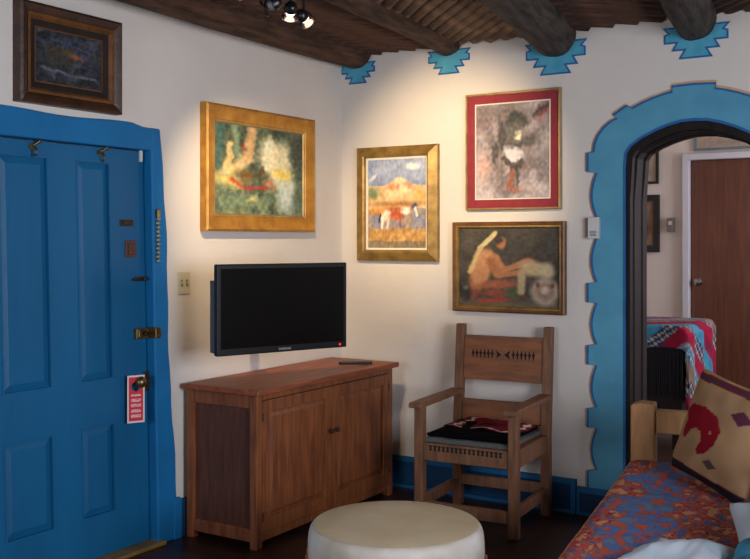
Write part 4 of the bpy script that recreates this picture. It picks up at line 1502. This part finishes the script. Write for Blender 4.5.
def cover(u, v):
    """bands of orange and blue medallions"""
    x_, y_ = u * 0.82, v * 2.2
    y_ *= 0.5
    q = 0.8 * nz(x_, y_, 8, 3) + 0.6 * math.sin(x_ * 14 - 2.0 + 0.5 * nz(x_, y_, 5, 9))
    pick = nz(x_, y_, 26, 6) + 0.6 * nz(x_, y_, 60, 8)
    if q > 0.12:
        c_ = (88, 118, 174)
        if pick > 0.2:
            c_ = (196, 96, 72)
        elif pick > 0.10:
            c_ = (148, 84, 98)
        elif pick < -0.36:
            c_ = (112, 130, 150)
    else:
        c_ = (190, 82, 74)
        if pick > 0.28:
            c_ = (208, 150, 112)
        elif pick > 0.14:
            c_ = (142, 48, 52)
        elif pick < -0.30:
            c_ = (98, 100, 140)
        elif pick < -0.2:
            c_ = (172, 126, 96)
    return mix(c_, (120, 90, 90), 0.04 + 0.2 * nz(x_, y_, 60, 2))


# mattress block with the cover's pattern over top and front edge
ml, mw = BLN - 0.13, BWD + 0.0
prof = [(0.012, 0.32), (-0.01, 0.36), (-0.012, 0.42), (0.004, 0.45), (0.035, 0.462)]
def mpos(u, v):
    q = u * 5
    if u < 0.12:
        k_ = u / 0.12 * (len(prof) - 1)
        i = min(int(k_), len(prof) - 2)
        f_ = k_ - i
        x_ = prof[i][0] + (prof[i + 1][0] - prof[i][0]) * f_
        z_ = prof[i][1] + (prof[i + 1][1] - prof[i][1]) * f_
    else:
        x_ = 0.035 + (mw - 0.035) * (u - 0.12) / 0.88
        z_ = 0.462
    y_ = -0.068 - v * ml * 0.985
    z_ += 0.005 * nz(x_ * 3, y_ * 3, 1.5, 4) + 0.003 * nz(x_ * 3, y_ * 3, 5, 4)
    return (x_ - 0.0, y_, z_)


def mcol(u, v):
    if 0.085 < u < 0.10:
        return (206, 120, 92) if (v * 90) % 1 < 0.6 else (226, 186, 150)
    return cover(u, v)


MB().box(0.065, BWD + 0.015, -BLN + 0.07, -0.065, 0.345, 0.435).build('mattress', M_LINEN, bed, 0.02)
cvr = grid_mesh('seat_cover', 130, 330, mpos, mcol, M_CLOTH, bed, thick=0.008)

# pillow leaning on the back rail
def pil_col(u, v, front):
    # u across, v up
    if not front:
        return (122, 88, 60)
    base = mix((178, 144, 108), (160, 124, 90), nz(u, v, 6, 2) + 0.5)
    for (a, b_) in ((0.90, 0.97), (0.03, 0.10)):
        if a <= v <= b_:
            base = (70, 58, 72) if a + 0.02 < v < b_ - 0.02 else (120, 34, 44)
    if v < 0.09:
        base = (36, 33, 40)
    # bear like patch
    poly = [(0.20, 0.66), (0.27, 0.745), (0.44, 0.77), (0.60, 0.73), (0.68, 0.62), (0.66, 0.47), (0.58, 0.35), (0.50, 0.31), (0.475, 0.35),
            (0.51, 0.45), (0.485, 0.53), (0.42, 0.545), (0.36, 0.50), (0.315, 0.40), (0.265, 0.405), (0.255, 0.50), (0.265, 0.58)]
    poly = [(0.07 + (a_ - 0.2) * 1.22, 0.25 + (b__ - 0.31) * 0.95) for a_, b__ in poly]
    inside = False
    n_ = len(poly)
    for i in range(n_):
        x1_, y1_ = poly[i]
        x2_, y2_ = poly[(i + 1) % n_]
        if (y1_ > v) != (y2_ > v) and u < (x2_ - x1_) * (v - y1_) / (y2_ - y1_) + x1_:
            inside = not inside
    if inside:
        return (140, 22, 38) if math.dist((u, v), (0.54, 0.49)) > 0.014 else (190, 140, 96)
    if abs(u - 0.62) / 0.09 + abs(v - 0.22) / 0.045 < 1:
        return (84, 66, 66)
    if abs(u - 0.80) / 0.12 + abs(v - 0.72) / 0.07 < 1:
        return (92, 44, 66)
    return base


Bm = Matrix.Translation(bed.location) @ Matrix.Rotation(BA, 4, 'Z')
PBL = Vector((2.37, -0.78, 0.512))
uax = Vector((0.71, -0.68, -0.11)).normalized()
nrm_h = Vector((-0.64, -0.75, 0)).normalized()
vax = (Vector((0, 0, 1)) * math.cos(math.radians(17)) - nrm_h * math.sin(math.radians(17))).normalized()
vax = (vax - uax * vax.dot(uax)).normalized()
nax = uax.cross(vax).normalized()
PW, PH = 0.54, 0.47
pc = PBL + uax * PW / 2 + vax * PH / 2 - nax * 0.07
Rm = Matrix((uax, vax, nax)).transposed().to_4x4()
pw_ = soft_box('throw_pillow', PW, PH, 0.16, M_CLOTH, n=90, colf=pil_col, pw=2.4, edge=0.10)
pw_.matrix_world = Matrix.Translation(pc) @ Rm
tag(pw_, 'tan woven pillow with a dark red bear shape leaning on the daybed', 'pillow')

# bedding at the near end
def fabric_lump(name, label, cat, pts_c, size, m, rz, seed, h):
    n = 44
    def pos(u, v):
        a, b_ = (u - .5) * 2, (v - .5) * 2
        e_ = max(0, 1 - max(abs(a), abs(b_)) ** 4)
        z_ = h * e_ ** 0.5 * (0.8 + 0.35 * nz(u, v, 2.4, seed)) + 0.008 * nz(u, v * 0.4, 9, seed + 3) * e_
        wob = 0.03 * fbm(u, v, 3, seed + 6)
        return (a * size[0] / 2 + wob, b_ * size[1] / 2 + wob, max(0.0, z_))
    return pos


def simple_cloth(name, label, cat, loc, size, h, rz, seed, cf):
    pos = fabric_lump(name, label, cat, loc, size, None, rz, seed, h)
    o = grid_mesh(name, 44, 44, pos, cf, M_CLOTH, loc=loc, rot=(0, 0, rz), thick=0.008)
    tag(o, label, cat)
    return o


def quilt_col(u, v):
    c_ = (206, 214, 224)
    if v > 0.90 or u < 0.10:
        c_ = (208, 186, 170)
    return mix(c_, (120, 170, 186), 0.5 * max(0, nz(u, v, 4, 5)))


simple_cloth('folded_quilt', 'pale white quilt with a tan hem lying on the near part of the daybed', 'quilt', Bm @ Vector((0.38, -1.77, 0.472)), (0.30, 0.54), 0.11, BA - 0.25, 4, quilt_col)
simple_cloth('blanket', 'teal blue blanket heaped at the bottom right corner on the daybed', 'blanket', Bm @ Vector((0.68, -1.70, 0.472)), (0.24, 0.26), 0.12, BA - 0.1, 9,
             lambda u, v: mix((88, 160, 186), (60, 128, 160), nz(u, v, 5, 2) + 0.4))
sp = soft_box('bed_pillow', 0.36, 0.27, 0.11, mat('pillow_case', (196, 206, 214), 0.8, scale=5, var=0.06, bump=0.15, spec=0.2), n=24)
sp.matrix_world = Matrix.Translation(Bm @ Vector((0.73, -1.36, 0.50))) @ Matrix.Rotation(BA + 0.2, 4, 'Z') @ Matrix.Rotation(math.radians(20), 4, 'X')
tag(sp, 'white bed pillow on the daybed behind the teal blanket', 'pillow')

# ------------------------------------------------------------------ blanket covered table in the far room
tb = thing('side_table', 'dark side table under the striped blanket in the far room', 'table', (1.2, 1.15, 0.18))
TTOP = 0.80
M_TBL = mat('table_dark', (30, 22, 22), 0.6, scale=6, var=0.2, bump=0.1)
MB().box(0, 0.70, 0, 0.7, TTOP - 0.04, TTOP).build('tabletop', M_TBL, tb, 0.006)
MB().box(0.02, 0.68, 0.02, 0.68, 0.12, TTOP - 0.04).build('body', M_TBL, tb)
for x_ in (0.02, 0.62):
    for y_ in (0.02, 0.62):
        MB().box(x_, x_ + 0.06, y_, y_ + 0.06, 0, 0.12).build('leg', M_TBL, tb)


def serape(u, v):
    # stripes cross diagonally; dark tasselled lower part
    s_ = (u * 1.3 + v * 0.9) * 8
    k_ = int(math.floor(s_)) % 8
    cols = [(176, 30, 60), (150, 36, 70), (70, 160, 190), (40, 70, 110), (176, 34, 62), (60, 150, 186), (150, 130, 110), (46, 60, 96)]
    c_ = cols[k_]
    if k_ in (3, 5, 7) and (int(u * 60) + int(v * 60)) % 3 == 0:
        c_ = (210, 200, 180)
    return mix(c_, (40, 30, 50), 0.2 * (1 + nz(u, v, 20, 3)))


def drape_front(u, v):
    # u: along the front, then round the corner along the right side; v: from the middle of the top, over the edge, down
    pass


# cloth section: over the top, folding over front and right
cl_x0, cl_x1, cl_y0, cl_y1, cz0 = -0.01, 0.72, -0.012, 0.72, TTOP + 0.004
def drape_pos(u, v):
    X = cl_x0 + u * (cl_x1 - cl_x0 + 0.48)       # arc length in x, last 0.48 hangs down the right side
    Y = cl_y1 - v * (cl_y1 - cl_y0 + 0.14)       # last 0.14 hangs down the front
    x_, y_, z_ = X, Y, cz0
    r = 0.04
    hx, hy = X - cl_x1, cl_y0 - Y
    if hx > -r:
        t_ = (hx + r)
        if t_ < r * PI / 2:
            x_ = cl_x1 - r + r * math.sin(t_ / r)
            z_ -= r - r * math.cos(t_ / r)
        else:
            x_ = cl_x1 + 0.02 * math.sin(Y * 22) * min(1, t_ * 3)
            x_ = cl_x1 + 0.012 + 0.012 * math.sin(Y * 26)
            z_ -= r + t_ - r * PI / 2
    if hy > 0:
        y_ = cl_y0 - 0.008 - 0.006 * math.sin(X * 30)
        z_ -= hy
    return (x_, y_, z_)


cl = grid_mesh('striped_blanket', 110, 90, drape_pos, serape, M_CLOTH, loc=(1.2, 1.15, 0.18), thick=0.006)
tag(cl, 'red, teal and blue striped blanket draped over the table in the far room', 'blanket')
# dark fringe hanging from the front of the blanket
fr = MB()
for i in range(57):
    x_ = 0.0 + i * 0.0125
    L_ = 0.30 + 0.03 * random.random()
    z_ = TTOP - 0.13
    fr.path([(x_, -0.027, z_), (x_ + 0.004 * random.uniform(-1, 1), -0.033, z_ - L_ / 2), (x_ + 0.004 * random.uniform(-1, 1), -0.03, z_ - L_)], 0.0045, 5)
o = fr.build('fringe', mat('fringe_dark', (26, 26, 34), 0.9, var=0.2, bump=0), cl)
o['kind'] = 'stuff'
